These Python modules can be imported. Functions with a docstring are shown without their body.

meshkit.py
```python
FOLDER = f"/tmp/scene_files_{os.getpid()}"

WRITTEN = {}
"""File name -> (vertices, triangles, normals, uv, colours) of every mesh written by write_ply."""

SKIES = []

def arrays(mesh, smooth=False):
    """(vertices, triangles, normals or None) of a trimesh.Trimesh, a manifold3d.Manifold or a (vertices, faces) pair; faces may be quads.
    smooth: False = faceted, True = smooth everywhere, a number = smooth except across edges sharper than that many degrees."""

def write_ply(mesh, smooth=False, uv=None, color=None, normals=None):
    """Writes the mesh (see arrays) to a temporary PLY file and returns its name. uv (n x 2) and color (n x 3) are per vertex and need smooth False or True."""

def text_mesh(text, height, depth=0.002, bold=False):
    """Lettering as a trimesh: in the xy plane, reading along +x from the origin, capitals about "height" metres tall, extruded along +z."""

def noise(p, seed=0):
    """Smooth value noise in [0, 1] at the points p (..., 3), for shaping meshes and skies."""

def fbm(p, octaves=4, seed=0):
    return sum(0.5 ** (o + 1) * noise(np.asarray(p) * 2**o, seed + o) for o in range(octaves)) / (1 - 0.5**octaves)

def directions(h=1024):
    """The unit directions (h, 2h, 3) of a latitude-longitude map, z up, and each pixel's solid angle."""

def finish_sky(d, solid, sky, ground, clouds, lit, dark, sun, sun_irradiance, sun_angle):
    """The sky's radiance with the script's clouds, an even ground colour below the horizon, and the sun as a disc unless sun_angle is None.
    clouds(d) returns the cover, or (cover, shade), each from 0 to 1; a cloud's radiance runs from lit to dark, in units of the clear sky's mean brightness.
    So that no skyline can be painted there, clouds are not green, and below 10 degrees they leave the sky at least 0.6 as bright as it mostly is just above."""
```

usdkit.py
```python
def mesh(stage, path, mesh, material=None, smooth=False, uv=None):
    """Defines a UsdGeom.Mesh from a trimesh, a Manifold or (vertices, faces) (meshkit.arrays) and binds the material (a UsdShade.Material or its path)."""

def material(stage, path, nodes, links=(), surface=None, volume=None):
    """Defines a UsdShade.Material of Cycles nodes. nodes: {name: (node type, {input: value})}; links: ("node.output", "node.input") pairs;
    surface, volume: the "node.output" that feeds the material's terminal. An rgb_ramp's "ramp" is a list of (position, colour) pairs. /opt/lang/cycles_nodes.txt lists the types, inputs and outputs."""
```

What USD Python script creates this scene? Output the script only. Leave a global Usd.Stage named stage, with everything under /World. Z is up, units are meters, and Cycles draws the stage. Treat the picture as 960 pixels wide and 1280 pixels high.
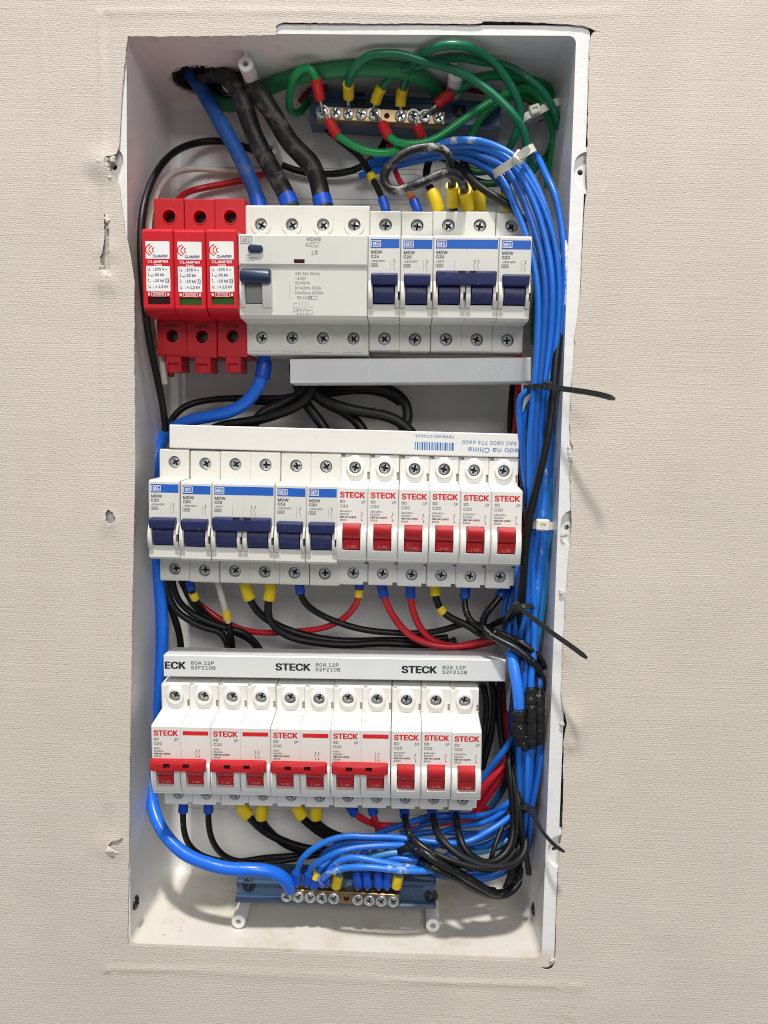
import math, random
import numpy as np, trimesh
import usdkit, meshkit
from pxr import Usd, UsdGeom, UsdLux, UsdShade, Gf, Sdf
from manifold3d import Manifold, CrossSection
from shapely.geometry import Polygon, LineString, box as sbox
from shapely import affinity
from scipy.interpolate import CubicSpline
from scipy.spatial import cKDTree
from manifold3d import Mesh as MMesh, FillRule

stage = Usd.Stage.CreateInMemory()
UsdGeom.SetStageUpAxis(stage, 'Z'); UsdGeom.SetStageMetersPerUnit(stage, 1.0)
UsdGeom.Xform.Define(stage, '/World'); UsdGeom.Scope.Define(stage, '/World/Looks')
rng = random.Random(7)

# ------------------------------------------------------------------ camera, lamps, exposure
CAM = np.array([0.0, -0.42620, 0.0]); FPX = 941.66
ROT = np.array([[0.9994498842238583, 0.0260787093200601, 0.0204897497572877],      # rows: right, forward, up
                [-0.024509630095810638, 0.9970000023851605, -0.07341848048384467],
                [-0.022342939768145866, 0.07287589563216329, 0.9970907164738458]])
cam = UsdGeom.Camera.Define(stage, '/World/camera')
cam.CreateHorizontalApertureAttr(36.0); cam.CreateVerticalApertureAttr(48.0); cam.CreateFocalLengthAttr(36.0 * FPX / 960)
cam.CreateClippingRangeAttr(Gf.Vec2f(0.01, 100)); cam.CreateExposureAttr(0.0)
r_, f_, u_ = ROT
cam.AddTransformOp().Set(Gf.Matrix4d(*r_, 0, *u_, 0, *(-f_), 0, *CAM, 1))

def lamp(name, pos, target, w, h, intensity, color):
    l = UsdLux.RectLight.Define(stage, '/World/' + name)
    l.CreateWidthAttr(w); l.CreateHeightAttr(h); l.CreateIntensityAttr(intensity); l.CreateColorAttr(Gf.Vec3f(*color)); l.CreateNormalizeAttr(True)
    p, t = np.array(pos, float), np.array(target, float)
    z = p - t; z /= np.linalg.norm(z); x = np.cross([0, 0, 1.0], z); x /= np.linalg.norm(x); y = np.cross(z, x)
    l.AddTransformOp().Set(Gf.Matrix4d(*x, 0, *y, 0, *z, 0, *p, 1))
KEY, SOFT, FILL = 59.0, 9.5, 0.28
lamp('ceiling_lamp', (-0.15, -1.62, 3.70), (-0.03, 0, 0), 0.24, 0.24, KEY, (1.0, 0.96, 0.905))
lamp('unseen_front_panel', (0.45, -2.5, 1.25), (-0.03, 0, 0), 1.2, 0.8, SOFT, (1.0, 0.97, 0.93))  # out of view in front, placed to lighten the shaded lower shoulders
room = UsdLux.DomeLight.Define(stage, '/World/room_light')                           # even light from the walls of the room
usdkit.material(stage, '/World/Looks/room_light', {'b': ('background_shader', {'color': (0.95, 0.975, 1.0), 'strength': FILL})}, surface='b.background')
UsdShade.MaterialBindingAPI.Apply(room.GetPrim()).Bind(UsdShade.Material.Get(stage, '/World/Looks/room_light'))

# ------------------------------------------------------------------ helpers
def ray(px, py):
    return ROT.T @ np.array([(px - 480) / FPX, 1.0, (640 - py) / FPX])
def at(px, py, y):                              # the point at depth y (mm behind the wall face) seen at a place of the photograph
    r = ray(px, py); return (CAM + (y * .001 - CAM[1]) / r[1] * r) * 1000
def srgb(h):
    c = np.array([int(h[i:i + 2], 16) for i in (0, 2, 4)]) / 255
    return tuple(np.where(c <= .04045, c / 12.92, ((c + .055) / 1.055) ** 2.4))

def plastic(name, col, rough=.45, dust=.0, dustcol=(.55, .52, .47), var=.06, dscale=260, bump=.0, metallic=0., thr=.62, spec=.5, bscale=900, coat=0.):
    """Plain coloured plastic with slight tone variation, optional fine dust specks and orange-peel relief."""
    c = np.array(col)
    nodes = {'g': ('geometry', {}), 'o': ('object_info', {}), 'n': ('noise_texture', {'scale': 55.0, 'detail': 4.0}),
             'r': ('rgb_ramp', {'ramp': [(.3, tuple(c * (1 - var))), (.7, tuple(np.minimum(1, c * (1 + var))))]}),
             'p': ('principled_bsdf', {'roughness': rough, 'metallic': metallic, 'specular_ior_level': spec, 'coat_weight': coat})}
    links = [('g.position', 'n.vector'), ('n.fac', 'r.fac')]
    last = 'r.color'
    if dust:
        nodes |= {'n2': ('noise_texture', {'scale': dscale, 'detail': 5.0, 'roughness': .7}),
                  'm2': ('map_range', {'from_min': thr, 'from_max': thr + .12, 'to_min': 0., 'to_max': dust, 'clamp': True}),
                  'mx': ('mix_color', {'b': dustcol}),
                  'rr': ('map_range', {'from_min': 0., 'from_max': 1., 'to_min': rough, 'to_max': .85, 'clamp': True})}
        links += [('g.position', 'n2.vector'), ('n2.fac', 'm2.value'), ('m2.result', 'mx.fac'), (last, 'mx.a'), ('m2.result', 'rr.value'), ('rr.result', 'p.roughness')]
        last = 'mx.result'
    links.append((last, 'p.base_color'))
    if bump:
        nodes |= {'nb': ('noise_texture', {'scale': bscale, 'detail': 2.0}), 'b': ('bump', {'distance': bump, 'strength': 1.0})}
        links += [('g.position', 'nb.vector'), ('nb.fac', 'b.height'), ('b.normal', 'p.normal')]
    return usdkit.material(stage, '/World/Looks/' + name, nodes, links, surface='p.BSDF')

M = {}
def mk(name, *a, **k): M[name] = plastic(name, *a, **k)
PAINT = (.78, .77, .74)
M['box_plastic'] = usdkit.material(stage, '/World/Looks/enclosure', {
    'g': ('geometry', {}), 'n': ('noise_texture', {'scale': 30.0, 'detail': 4.0}), 'r': ('rgb_ramp', {'ramp': [(.3, srgb('e0e0e0')), (.7, srgb('e9e8e6'))]}),
    'x': ('separate_xyz', {}), 'fl': ('map_range', {'from_min': -.286, 'from_max': -.2925, 'to_min': 0., 'to_max': 1., 'clamp': True}),
    'n2': ('noise_texture', {'scale': 26.0, 'detail': 7.0, 'roughness': .68}), 's': ('map_range', {'from_min': .50, 'from_max': .72, 'to_min': .38, 'to_max': 1.0, 'clamp': True}), 'sm': ('math', {'math_type': 'multiply'}),
    'mx': ('mix_color', {'b': srgb('c2b497')}), 'n4': ('noise_texture', {'scale': 75.0, 'detail': 6.0, 'roughness': .7}), 's4': ('map_range', {'from_min': .60, 'from_max': .74, 'to_min': 0., 'to_max': .35, 'clamp': True}), 'mx2': ('mix_color', {'b': srgb('a79f94')}),
    'nb': ('noise_texture', {'scale': 70.0, 'detail': 5.0, 'roughness': .6}), 'b': ('bump', {'distance': .0004}), 'p': ('principled_bsdf', {'roughness': .42})},
    [('g.position', 'n.vector'), ('n.fac', 'r.fac'), ('g.position', 'x.vector'), ('x.z', 'fl.value'), ('g.position', 'n2.vector'), ('n2.fac', 's.value'), ('s.result', 'sm.value1'), ('fl.result', 'sm.value2'),
     ('sm.value', 'mx.fac'), ('r.color', 'mx.a'), ('g.position', 'n4.vector'), ('n4.fac', 's4.value'), ('s4.result', 'mx2.fac'), ('mx.result', 'mx2.a'), ('mx2.result', 'p.base_color'), ('g.position', 'nb.vector'), ('nb.fac', 'b.height'), ('b.normal', 'p.normal')], surface='p.BSDF')
mk('post_plastic', srgb('e4e4e3'), .45, var=.02)
mk('grey_breaker', srgb('d9d8d1'), .48, dust=.22, dustcol=(.50, .47, .40), dscale=120, var=.025, bump=.00002, bscale=2500)
mk('white_breaker', srgb('e2e1dd'), .42, dust=.16, dustcol=(.55, .52, .44), dscale=140, var=.025, bump=.00002, bscale=2500)
mk('pale_collar', srgb('e6e5e0'), .42, var=.02)
mk('cheek_plastic', srgb('e6e6e2'), .38, var=.02)
mk('lever_blue', srgb('242d5e'), .46, dust=.35, dustcol=(.30, .30, .36), dscale=300, thr=.6, var=.10, bump=.00015, bscale=300)
mk('lever_red', srgb('bb1a22'), .36, dust=.28, dustcol=(.80, .55, .52), dscale=420, thr=.63, var=.08)
mk('lever_grey', srgb('8f908c'), .4)
mk('test_blue', srgb('1d3150'), .35)
mk('label_blue', srgb('0b5cbc'), .6, dust=.08, dustcol=(.6, .7, .8), dscale=500, thr=.64, var=.05)
mk('print_black', (.018, .018, .02), .5, dust=.3, dustcol=(.42, .42, .40), dscale=900, thr=.62)
mk('print_grey', (.22, .22, .22), .5)
mk('print_red', srgb('d41f26'), .45, dust=.25, dustcol=(.8, .55, .5), dscale=900, thr=.6)
mk('print_blue', srgb('2d6fae'), .45)
mk('print_navy', srgb('1c3f86'), .45)
mk('print_white', srgb('f2efec'), .45)
mk('protector_red', srgb('cd1826'), .36, dust=.25, dustcol=(.85, .6, .55), dscale=330, thr=.64, var=.06)
mk('protector_base', srgb('bb1220'), .42, dust=.12, dustcol=(.8, .55, .5), dscale=330, thr=.64, var=.06)
mk('window_green', srgb('3c6b1f'), .25)
mk('window_dark', srgb('380a0c'), .25)
mk('hole_shade_and_conduit', (.012, .012, .012), .8)  # black of the conduit; elsewhere painted as the shade inside holes
mk('slot_shade', (.05, .047, .04), .7)  # dark tone painted as the shade inside slots and recesses
mk('cover_grey', srgb('d9dbdc'), .4, dust=.14, dustcol=(.5, .48, .44), dscale=90, var=.03)
mk('copper', srgb('b5713d'), .35, metallic=1.)
mk('screw_metal', srgb('cfd3d7'), .32, metallic=.45, var=.2, dust=.35, dustcol=(.10, .09, .08), dscale=1100, thr=.55, bump=.00025, bscale=900)
mk('bright_screw', srgb('c9ccce'), .27, metallic=.7, var=.1, bump=.0002, bscale=900)
mk('tin_metal', srgb('b4b2ae'), .40, metallic=1., var=.15)
mk('brass', srgb('a08a68'), .44, metallic=1., var=.15)
mk('screw_dark', srgb('55575a'), .35, metallic=.8)
mk('black_screw', (.03, .03, .032), .32, metallic=.6, spec=.6)
mk('bar_base', srgb('3d5470'), .40, dust=.2, dustcol=(.42, .42, .40), dscale=150, thr=.6, var=.06)
mk('sleeve_yellow', srgb('e2c312'), .42, dust=.2, dustcol=(.35, .28, .05), dscale=200, var=.08)
mk('sleeve_blue', srgb('0f49b4'), .40, var=.1, dust=.12, dustcol=(.5, .55, .6), dscale=300, thr=.65)
mk('sleeve_red', srgb('c81a20'), .40, var=.1, dust=.12, dustcol=(.8, .6, .55), dscale=300, thr=.65)
mk('sleeve_pale_blue', srgb('2f7ff0'), .35, var=.06)
mk('tag_yellow', srgb('e6c52a'), .45, var=.08, dust=.4, dustcol=(.05, .04, .01), dscale=420, thr=.6)
mk('tag_orange', srgb('c9723a'), .5, var=.1)
mk('nylon_white', srgb('e3dfd2'), .38, var=.04)
mk('nylon_black', (.016, .016, .017), .33, dust=.15, dustcol=(.4, .4, .38), dscale=400, thr=.66)
mk('tape_black', (.014, .014, .015), .22, dust=.7, dustcol=(.6, .6, .58), dscale=330, thr=.63, bump=.0012, bscale=330)
WIRES = dict(blue=('1a69cc', .36), deepblue=('1556ae', .38), teal=('2378b0', .32), navy=('15406e', .4), paleblue=('3f86bd', .4), green=('0a6e4e', .35), brightgreen=('12924e', .36),
             darkgreen=('0d5c3a', .4), cablegreen=('2c8a55', .45), black=('101112', .42), greyblack=('191a1c', .46), red=('c41f2c', .34), white=('cbc6bb', .42), darkred=('8a1420', .4))
for k, (h, r) in WIRES.items():
    mk('wire_' + k, srgb(h), r, spec=.35 if 'black' in k else .5, dust=.85, dustcol=PAINT, dscale=(230 if 'green' in k else 150), thr=(.655 if 'green' in k else .675), var=.08, bump=.00012, bscale=240)
mk('cable_black', srgb('161617'), .5, dust=.2, dustcol=(.42, .41, .40), dscale=90, thr=.52, var=.15, bump=.0002, bscale=200)
mk('cable_blue', srgb('1e57a6'), .45, dust=.2, dustcol=(.30, .38, .48), dscale=80, thr=.52, var=.1, bump=.0002, bscale=160)
mk('cable_bright_blue', srgb('1a6be0'), .30, dust=.35, dustcol=(.55, .65, .80), dscale=120, thr=.6, var=.06, bump=.0002, bscale=160)
mk('wire_scuffed', srgb('1b1c1e'), .4, dust=.75, dustcol=(.62, .61, .58), dscale=110, thr=.57, var=.12, bump=.0003, bscale=200)
mk('wire_speckled', srgb('101112'), .36, dust=.9, dustcol=PAINT, dscale=520, thr=.62, var=.1, bump=.00012, bscale=240)
mk('wire_painted', srgb('2a78da'), .34, dust=.95, dustcol=PAINT, dscale=75, thr=.57, var=.08)

# the wall covering: woven threads in relief, slightly uneven tone
M['wallpaper'] = usdkit.material(stage, '/World/Looks/wallpaper', {
    'g': ('geometry', {}),
    'm1': ('mapping', {'scale': (420., 30., 1800.)}), 'n1': ('noise_texture', {'scale': 1.0, 'detail': 3.0, 'roughness': .55}),
    'm2': ('mapping', {'scale': (1500., 30., 700.)}), 'n2': ('noise_texture', {'scale': 1.0, 'detail': 2.0}),
    'm3': ('mapping', {'scale': (14., 14., 14.)}), 'n3': ('noise_texture', {'scale': 1.0, 'detail': 5.0}),
    'm4': ('mapping', {'scale': (1., 1., 1.)}), 'w': ('wave_texture', {'wave_type': 'bands', 'bands_direction': 'z', 'scale': 300., 'distortion': 9.0, 'detail': 3.0, 'detail_scale': .5}),
    'a': ('math', {'math_type': 'multiply', 'value2': .55}), 'b': ('math', {'math_type': 'multiply_add', 'value2': .45}), 'c': ('math', {'math_type': 'multiply_add', 'value2': .10}),
    'r': ('rgb_ramp', {'ramp': [(.30, srgb('c6bcb0')), (.75, srgb('e0d7cb'))]}),
    'r3': ('rgb_ramp', {'ramp': [(.3, (.93, .93, .93)), (.7, (1., 1., 1.))]}), 'mul': ('mix_color', {'blend_type': 'multiply', 'fac': 1.0}), 'm5': ('mapping', {'scale': (42., 1., 5.)}), 'n5': ('noise_texture', {'scale': 1.0, 'detail': 3.0}), 'm6': ('mapping', {'scale': (5., 1., 70.)}), 'n6': ('noise_texture', {'scale': 1.0, 'detail': 3.0}), 'k5': ('math', {'math_type': 'add'}), 'hh': ('math', {'math_type': 'subtract', 'value2': .11}), 'r5': ('rgb_ramp', {'ramp': [(.35, (.965, .96, .955)), (.65, (1.0, 1.0, 1.0))]}), 'h5': ('math', {'math_type': 'multiply', 'value2': .5}), 'mul2': ('mix_color', {'blend_type': 'multiply', 'fac': 1.0}),
    'm7': ('mapping', {'scale': (16., 5., 1150.)}), 'n7': ('noise_texture', {'scale': 1.0, 'detail': 1.0}), 'c7': ('math', {'math_type': 'multiply_add', 'value2': .22}), 'bp': ('bump', {'distance': .0006, 'strength': .85}), 'p': ('principled_bsdf', {'roughness': .55, 'specular_ior_level': .35})},
    [('g.position', 'm1.vector'), ('m1.vector', 'n1.vector'), ('g.position', 'm2.vector'), ('m2.vector', 'n2.vector'), ('g.position', 'm3.vector'), ('m3.vector', 'n3.vector'), ('g.position', 'm4.vector'), ('m4.vector', 'w.vector'),
     ('n1.fac', 'a.value1'), ('n2.fac', 'b.value1'), ('a.value', 'b.value3'), ('w.fac', 'c.value1'), ('b.value', 'c.value3'), ('g.position', 'm7.vector'), ('m7.vector', 'n7.vector'), ('n7.fac', 'c7.value1'), ('c.value', 'c7.value3'), ('c7.value', 'hh.value1'), ('hh.value', 'r.fac'), ('n3.fac', 'r3.fac'), ('r.color', 'mul.a'), ('r3.color', 'mul.b'), ('g.position', 'm5.vector'), ('m5.vector', 'n5.vector'), ('g.position', 'm6.vector'), ('m6.vector', 'n6.vector'), ('n5.fac', 'k5.value1'), ('n6.fac', 'k5.value2'), ('k5.value', 'h5.value1'), ('h5.value', 'r5.fac'), ('mul.result', 'mul2.a'), ('r5.color', 'mul2.b'), ('mul2.result', 'p.base_color'),
     ('c7.value', 'bp.height'), ('bp.normal', 'p.normal')], surface='p.BSDF')
mk('chip_pale', srgb('d8d0c6'), .85, var=.1, bump=.001, bscale=300)
mk('chip_grey', srgb('a39c93'), .9, var=.2, bump=.001, bscale=300)
M['plaster'] = plastic('plaster', srgb('b4aca2'), .9, dust=.5, dustcol=(.25, .23, .2), dscale=90, var=.2, bump=.002, bscale=160)

used = {}
def numbered(parent, name):
    k = (parent, name); n = used.get(k, 0); used[k] = n + 1
    return f'{parent}/{name}' + (f'_{n:03d}' if n else '')
def tag(p, label=None, cat=None, group=None, kind=None):
    for k, v in (('label', label), ('category', cat), ('group', group), ('kind', kind)):
        if v: p.SetCustomDataByKey(k, v)
    return p
def thing(name, label, cat, mat=None, group=None):
    x = UsdGeom.Xform.Define(stage, numbered('/World', name))
    if mat is not None: x.AddTransformOp().Set(mat)
    return tag(x.GetPrim(), label, cat, group)
def arr(mesh):
    if hasattr(mesh, 'to_mesh'):
        m = mesh.to_mesh(); return np.array(m.vert_properties[:, :3], float), np.array(m.tri_verts)
    if isinstance(mesh, tuple): return np.array(mesh[0], float), np.array(mesh[1])
    return np.array(mesh.vertices, float), np.array(mesh.faces)
def join(*ms):
    vs, fs, n = [], [], 0
    for m in ms:
        v, f = arr(m); vs.append(v); fs.append(f + n); n += len(v)
    return np.vstack(vs), np.vstack(fs)
def obj(name, mesh, mat, parent=None, label=None, smooth=35, cat=None, group=None, kind=None):
    """Defines one Mesh; its points are given in millimetres."""
    path = numbered(str(parent.GetPath()) if parent else '/World', name)
    v, f = arr(mesh)
    p = usdkit.mesh(stage, path, trimesh.Trimesh(v * .001, f, process=False), M[mat] if isinstance(mat, str) else mat, smooth=smooth).GetPrim()
    return tag(p, label, cat, group, kind)
def copy(root, label, mat, group=None):
    """One more of a thing: its parts come along by reference."""
    x = UsdGeom.Xform.Define(stage, numbered('/World', root.GetName().rstrip('0123456789').rstrip('_')))
    x.AddTransformOp().Set(mat)
    p = x.GetPrim(); was = root.GetCustomData()
    p.GetReferences().AddInternalReference(root.GetPath()); p.SetInstanceable(True)
    return tag(p, label, was['category'], group or was.get('group'))

# local frame of a modular device: u along the rail, w up, d out of the wall; stored as (u, -d, w)
def L(m):
    v, f = arr(m); return v[:, [0, 1, 2]] * [1, 1, 1], f
def bx(u0, u1, w0, w1, d0, d1, c=.0):
    """A box in (u, w, d) with edges chamfered by c."""
    lo, hi = np.array([u0, -d1, w0]), np.array([u1, -d0, w1])
    if not c: return Manifold.cube(hi - lo).translate(lo)
    pts = []
    for k in range(3):
        a, b = lo + c, hi - c
        a[k], b[k] = lo[k], hi[k]
        pts += [[(a, b)[i][0], (a, b)[j][1], (a, b)[l][2]] for i in (0, 1) for j in (0, 1) for l in (0, 1)]
    return Manifold.hull_points(np.array(pts))
def cyl(u, w, r, d0, d1, n=24, r2=None):        # a round bar along d
    return Manifold.cylinder(d1 - d0, r, r2 or r, n).rotate([90, 0, 0]).translate([u, -d0, w])
def prism(prof, u0, u1, c=.35):
    """Extrudes a (w, d) outline along u, with the two outlines' edges chamfered by c."""
    P = np.array(prof, float)
    if Polygon(P).exterior.is_ccw is False: P = P[::-1]
    n = len(P); a, b = P - np.roll(P, 1, 0), np.roll(P, -1, 0) - P
    a /= np.linalg.norm(a, axis=1)[:, None]; b /= np.linalg.norm(b, axis=1)[:, None]
    na, nb = np.stack([-a[:, 1], a[:, 0]], 1), np.stack([-b[:, 1], b[:, 0]], 1)
    q = na + nb; Q = P + c * q / np.maximum(.3, (q * na).sum(1))[:, None]
    rings = [(u0, Q), (u0 + c, P), (u1 - c, P), (u1, Q)] if c else [(u0, P), (u1, P)]
    V = np.vstack([np.stack([np.full(n, u), -R[:, 1], R[:, 0]], 1) for u, R in rings])
    F = []
    for k in range(len(rings) - 1):
        for i in range(n):
            j = (i + 1) % n; F += [[k * n + i, k * n + j, k * n + n + j], [k * n + i, k * n + n + j, k * n + n + i]]
    tv, tf = trimesh.creation.triangulate_polygon(Polygon(P), engine='earcut')
    idx = cKDTree(P).query(tv)[1]; tf = idx[tf]
    m = len(rings) - 1
    F = np.vstack([F, tf[:, ::-1], tf + m * n])
    t = trimesh.Trimesh(V, F, process=False)
    trimesh.repair.fix_normals(t)
    mm = Manifold(MMesh(np.asarray(t.vertices, np.float32), np.asarray(t.faces, np.uint32)))
    if mm.is_empty(): raise ValueError('prism not closed')
    return mm
TXT = {}
def text(s, u, w, h, d, bold=False, sx=1.0, align='l', t=.08, slant=0.0, rot=False):
    """Printed lettering lying on a face at distance d; (u, w) is its lower left corner (or centre / right)."""
    k = (s, bold)
    if k not in TXT:
        m = meshkit.text_mesh(s, 1.0, depth=1.0, bold=bold); TXT[k] = (np.array(m.vertices), np.array(m.faces))
    v, f = TXT[k]; v = v.copy()
    v[:, 0] += slant * v[:, 1]
    x = v[:, 0] * h * sx; y = v[:, 1] * h; wd = x.max()
    x = x - (0 if align == 'l' else wd / 2 if align == 'c' else wd)
    if rot: x, y = -x, -y
    return np.stack([u + x, -(d + .03 + v[:, 2] * t), w + y], 1), f
def heavy(s, u, w, h, d, sx, e):                # extra bold: the same letters printed three times, a hair apart
    return join(*[text(s, u + k * e, w, h, d + .004 * i, True, sx) for i, k in enumerate((-1, 0, 1))])
def ln(u0, w0, u1, w1, d, t=.18):               # a printed stroke
    a, b = np.array([u0, w0]), np.array([u1, w1]); e = (b - a) / np.linalg.norm(b - a); n = np.array([-e[1], e[0]]) * t / 2
    q = [a - n, b - n, b + n, a + n]
    return (np.array([[p[0], -d - k, p[1]] for k in (.02, .08) for p in q]), np.array([[4, 6, 5], [4, 7, 6], [0, 1, 5], [0, 5, 4], [1, 2, 6], [1, 6, 5], [2, 3, 7], [2, 7, 6], [3, 0, 4], [3, 4, 7]])[:, ::-1])
def frame_box(u0, u1, w0, w1, d, t=.2):
    return [ln(u0, w0, u1, w0, d, t), ln(u0, w1, u1, w1, d, t), ln(u0, w0, u0, w1, d, t), ln(u1, w0, u1, w1, d, t)]
def screw_mesh(r=3.3, d=0.0, turn=20, h=2.0, slot=1.35, c=.5):
    """A domed zinc screw head with a cross recess."""
    a = np.linspace(0, 1, 6); prof = [(0, 0), (r, 0), (r, h - c)] + [(r * math.cos(x * math.pi / 2), h - c + c * math.sin(x * math.pi / 2)) for x in a[1:-1]] + [(0, h)]
    s = CrossSection([np.array(prof)], FillRule.EvenOdd).revolve(24).rotate([90, 0, 0]).translate([0, -(d - h), 0])
    for a in (turn, turn + 90):
        s -= bx(-r * .72, r * .72, -slot / 2, slot / 2, d - 1.5, d + 1).rotate([0, a, 0])
    s -= bx(-r * .9, r * .9, -.22, .22, d - .7, d + 1).rotate([0, turn + 45, 0])
    return s

ROWS = [(-13.103, 100.739, .0066016, .0579409), (-136.003, -38.067, -.0025625, .0086308), (-134.839, -178.631, .0110112, .0514909)]   # first screw x, mid height z, slope along the rail, lean
SY = 20.0
def rowmat(i, u, w=0.0, d=0.0, extra=0.0):
    x0, z0, a, t = ROWS[i]; a += extra
    ax = np.array([math.cos(a), 0, math.sin(a)]); up0 = np.array([-math.sin(a), 0, math.cos(a)]); fw0 = np.array([0, -1.0, 0])
    up, fw = up0 * math.cos(t) + fw0 * math.sin(t), fw0 * math.cos(t) - up0 * math.sin(t)
    a0, _u0 = np.array([math.cos(ROWS[i][2]), 0, math.sin(ROWS[i][2])]), 0
    o = (np.array([x0, SY, z0]) + a0 * u + up * w + fw * d) * .001
    return Gf.Matrix4d(*ax, 0, *(-fw), 0, *up, 0, *o, 1)

# ------------------------------------------------------------------ the wall and the recessed enclosure
X0, X1, Z0, Z1, BACK = -157.0, 88.0, -293.5, 228.5, 77.0
from shapely.geometry import Point
wall = sbox(-560, -640, 520, 640).difference(sbox(X0 - 9.5, Z0 - 8, X1 + 15, Z1 + 13))
for pz in (158, -38, -228):
    for pxx in (X0 - 9, X1 + 8.5): wall = wall.difference(LineString([(pxx, pz - 4), (pxx, pz + 4)]).buffer(9.2))
def slab(poly, y0, y1):
    polys = poly.geoms if hasattr(poly, 'geoms') else [poly]
    cs = CrossSection([np.array(r.coords)[:-1] for p in polys for r in [p.exterior, *p.interiors]], FillRule.EvenOdd)
    return cs.extrude(y1 - y0).rotate([90, 0, 0]).translate([0, y1, 0])
obj('wall', slab(wall, .2, 60), 'plaster', smooth=False, kind='structure')

def px_poly(pts, y=0.0): return [tuple(at(x, yy, y)[[0, 2]]) for x, yy in pts]
# the cut edge of the wall covering, clockwise from the top left corner
cut = [(160, 46), (200, 46.5), (262, 46), (345, 45), (345.5, 33), (352, 29), (420, 30), (470, 30.5), (520, 30), (601, 31), (602, 27.5), (650, 28.5), (700, 31), (728, 33), (752, 42), (741, 40.5), (737, 48),
       (735.5, 90), (734, 150), (734, 186), (732.5, 200), (733.5, 236), (730, 262), (728, 300), (726, 350), (722.5, 398), (719, 415), (717.5, 440), (716.5, 462), (714, 475), (715, 483), (713, 500), (712, 530),
       (712.5, 552), (716, 558), (714, 570), (715, 576), (712.5, 590), (713, 622), (713.5, 637), (714.5, 655), (713, 664), (712.5, 680), (711.5, 690), (709, 720), (709, 735), (706, 742), (706, 775),
       (704.5, 790), (703, 812), (702.5, 845), (701, 862), (702, 880), (704.5, 890), (707.5, 902), (705.5, 910), (703.6, 925), (704.4, 945), (703, 960), (704.0, 975), (703.6, 1000), (702.4, 1035), (700.5, 1052), (698, 1075),
       (697, 1105), (695, 1150), (694, 1190), (692, 1208), (684, 1211.5), (676, 1209), (665, 1201), (600, 1199), (500, 1196), (400, 1191.5), (300, 1187), (230, 1184), (185, 1182), (160, 1179.5),
       (161, 1120), (162, 1060), (162.6, 1000), (163.5, 930), (165, 830), (166, 760), (167.5, 690), (169, 620), (169.5, 560), (169, 480), (168.5, 420), (168.5, 350), (165, 325), (160, 300), (155.5, 280), (152.5, 255), (150, 234),
       (146, 223), (139, 216), (135, 209), (132, 202), (135, 196), (141, 197), (147, 192), (150, 180), (151, 160), (153, 120), (156, 90), (158, 70)]
holes = [[(131, 268), (134, 272), (136, 283), (137.5, 300), (138, 320), (138.5, 341), (132, 339), (127, 330), (126.5, 322), (130, 318), (132, 300), (131.5, 285)],
         [(135.5, 636), (141, 640), (146, 649), (143, 652), (136, 655), (133, 650), (134.5, 646), (132.5, 643)],
         [(136, 1057), (140, 1051), (147, 1049), (154, 1046), (155, 1050), (148, 1055), (140, 1055.5)]]
cutp = Polygon(px_poly(cut)).buffer(0)
rr = np.random.RandomState(3)
def jag(poly, amp, step=2.2):                    # torn paper edge
    ring = poly.exterior; n = int(ring.length / step); out = []
    for k in range(n):
        p = ring.interpolate(k * step); out.append((p.x + rr.normal(0, amp), p.y + rr.normal(0, amp)))
    return Polygon(out).buffer(0)
cutp = jag(cutp, .12)
paper = sbox(-560, -640, 520, 640).difference(cutp)
for h in holes: paper = paper.difference(jag(Polygon(px_poly(h)).buffer(0), .10, 1.2))
near = sbox(-215, -335, 150, 275)
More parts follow.
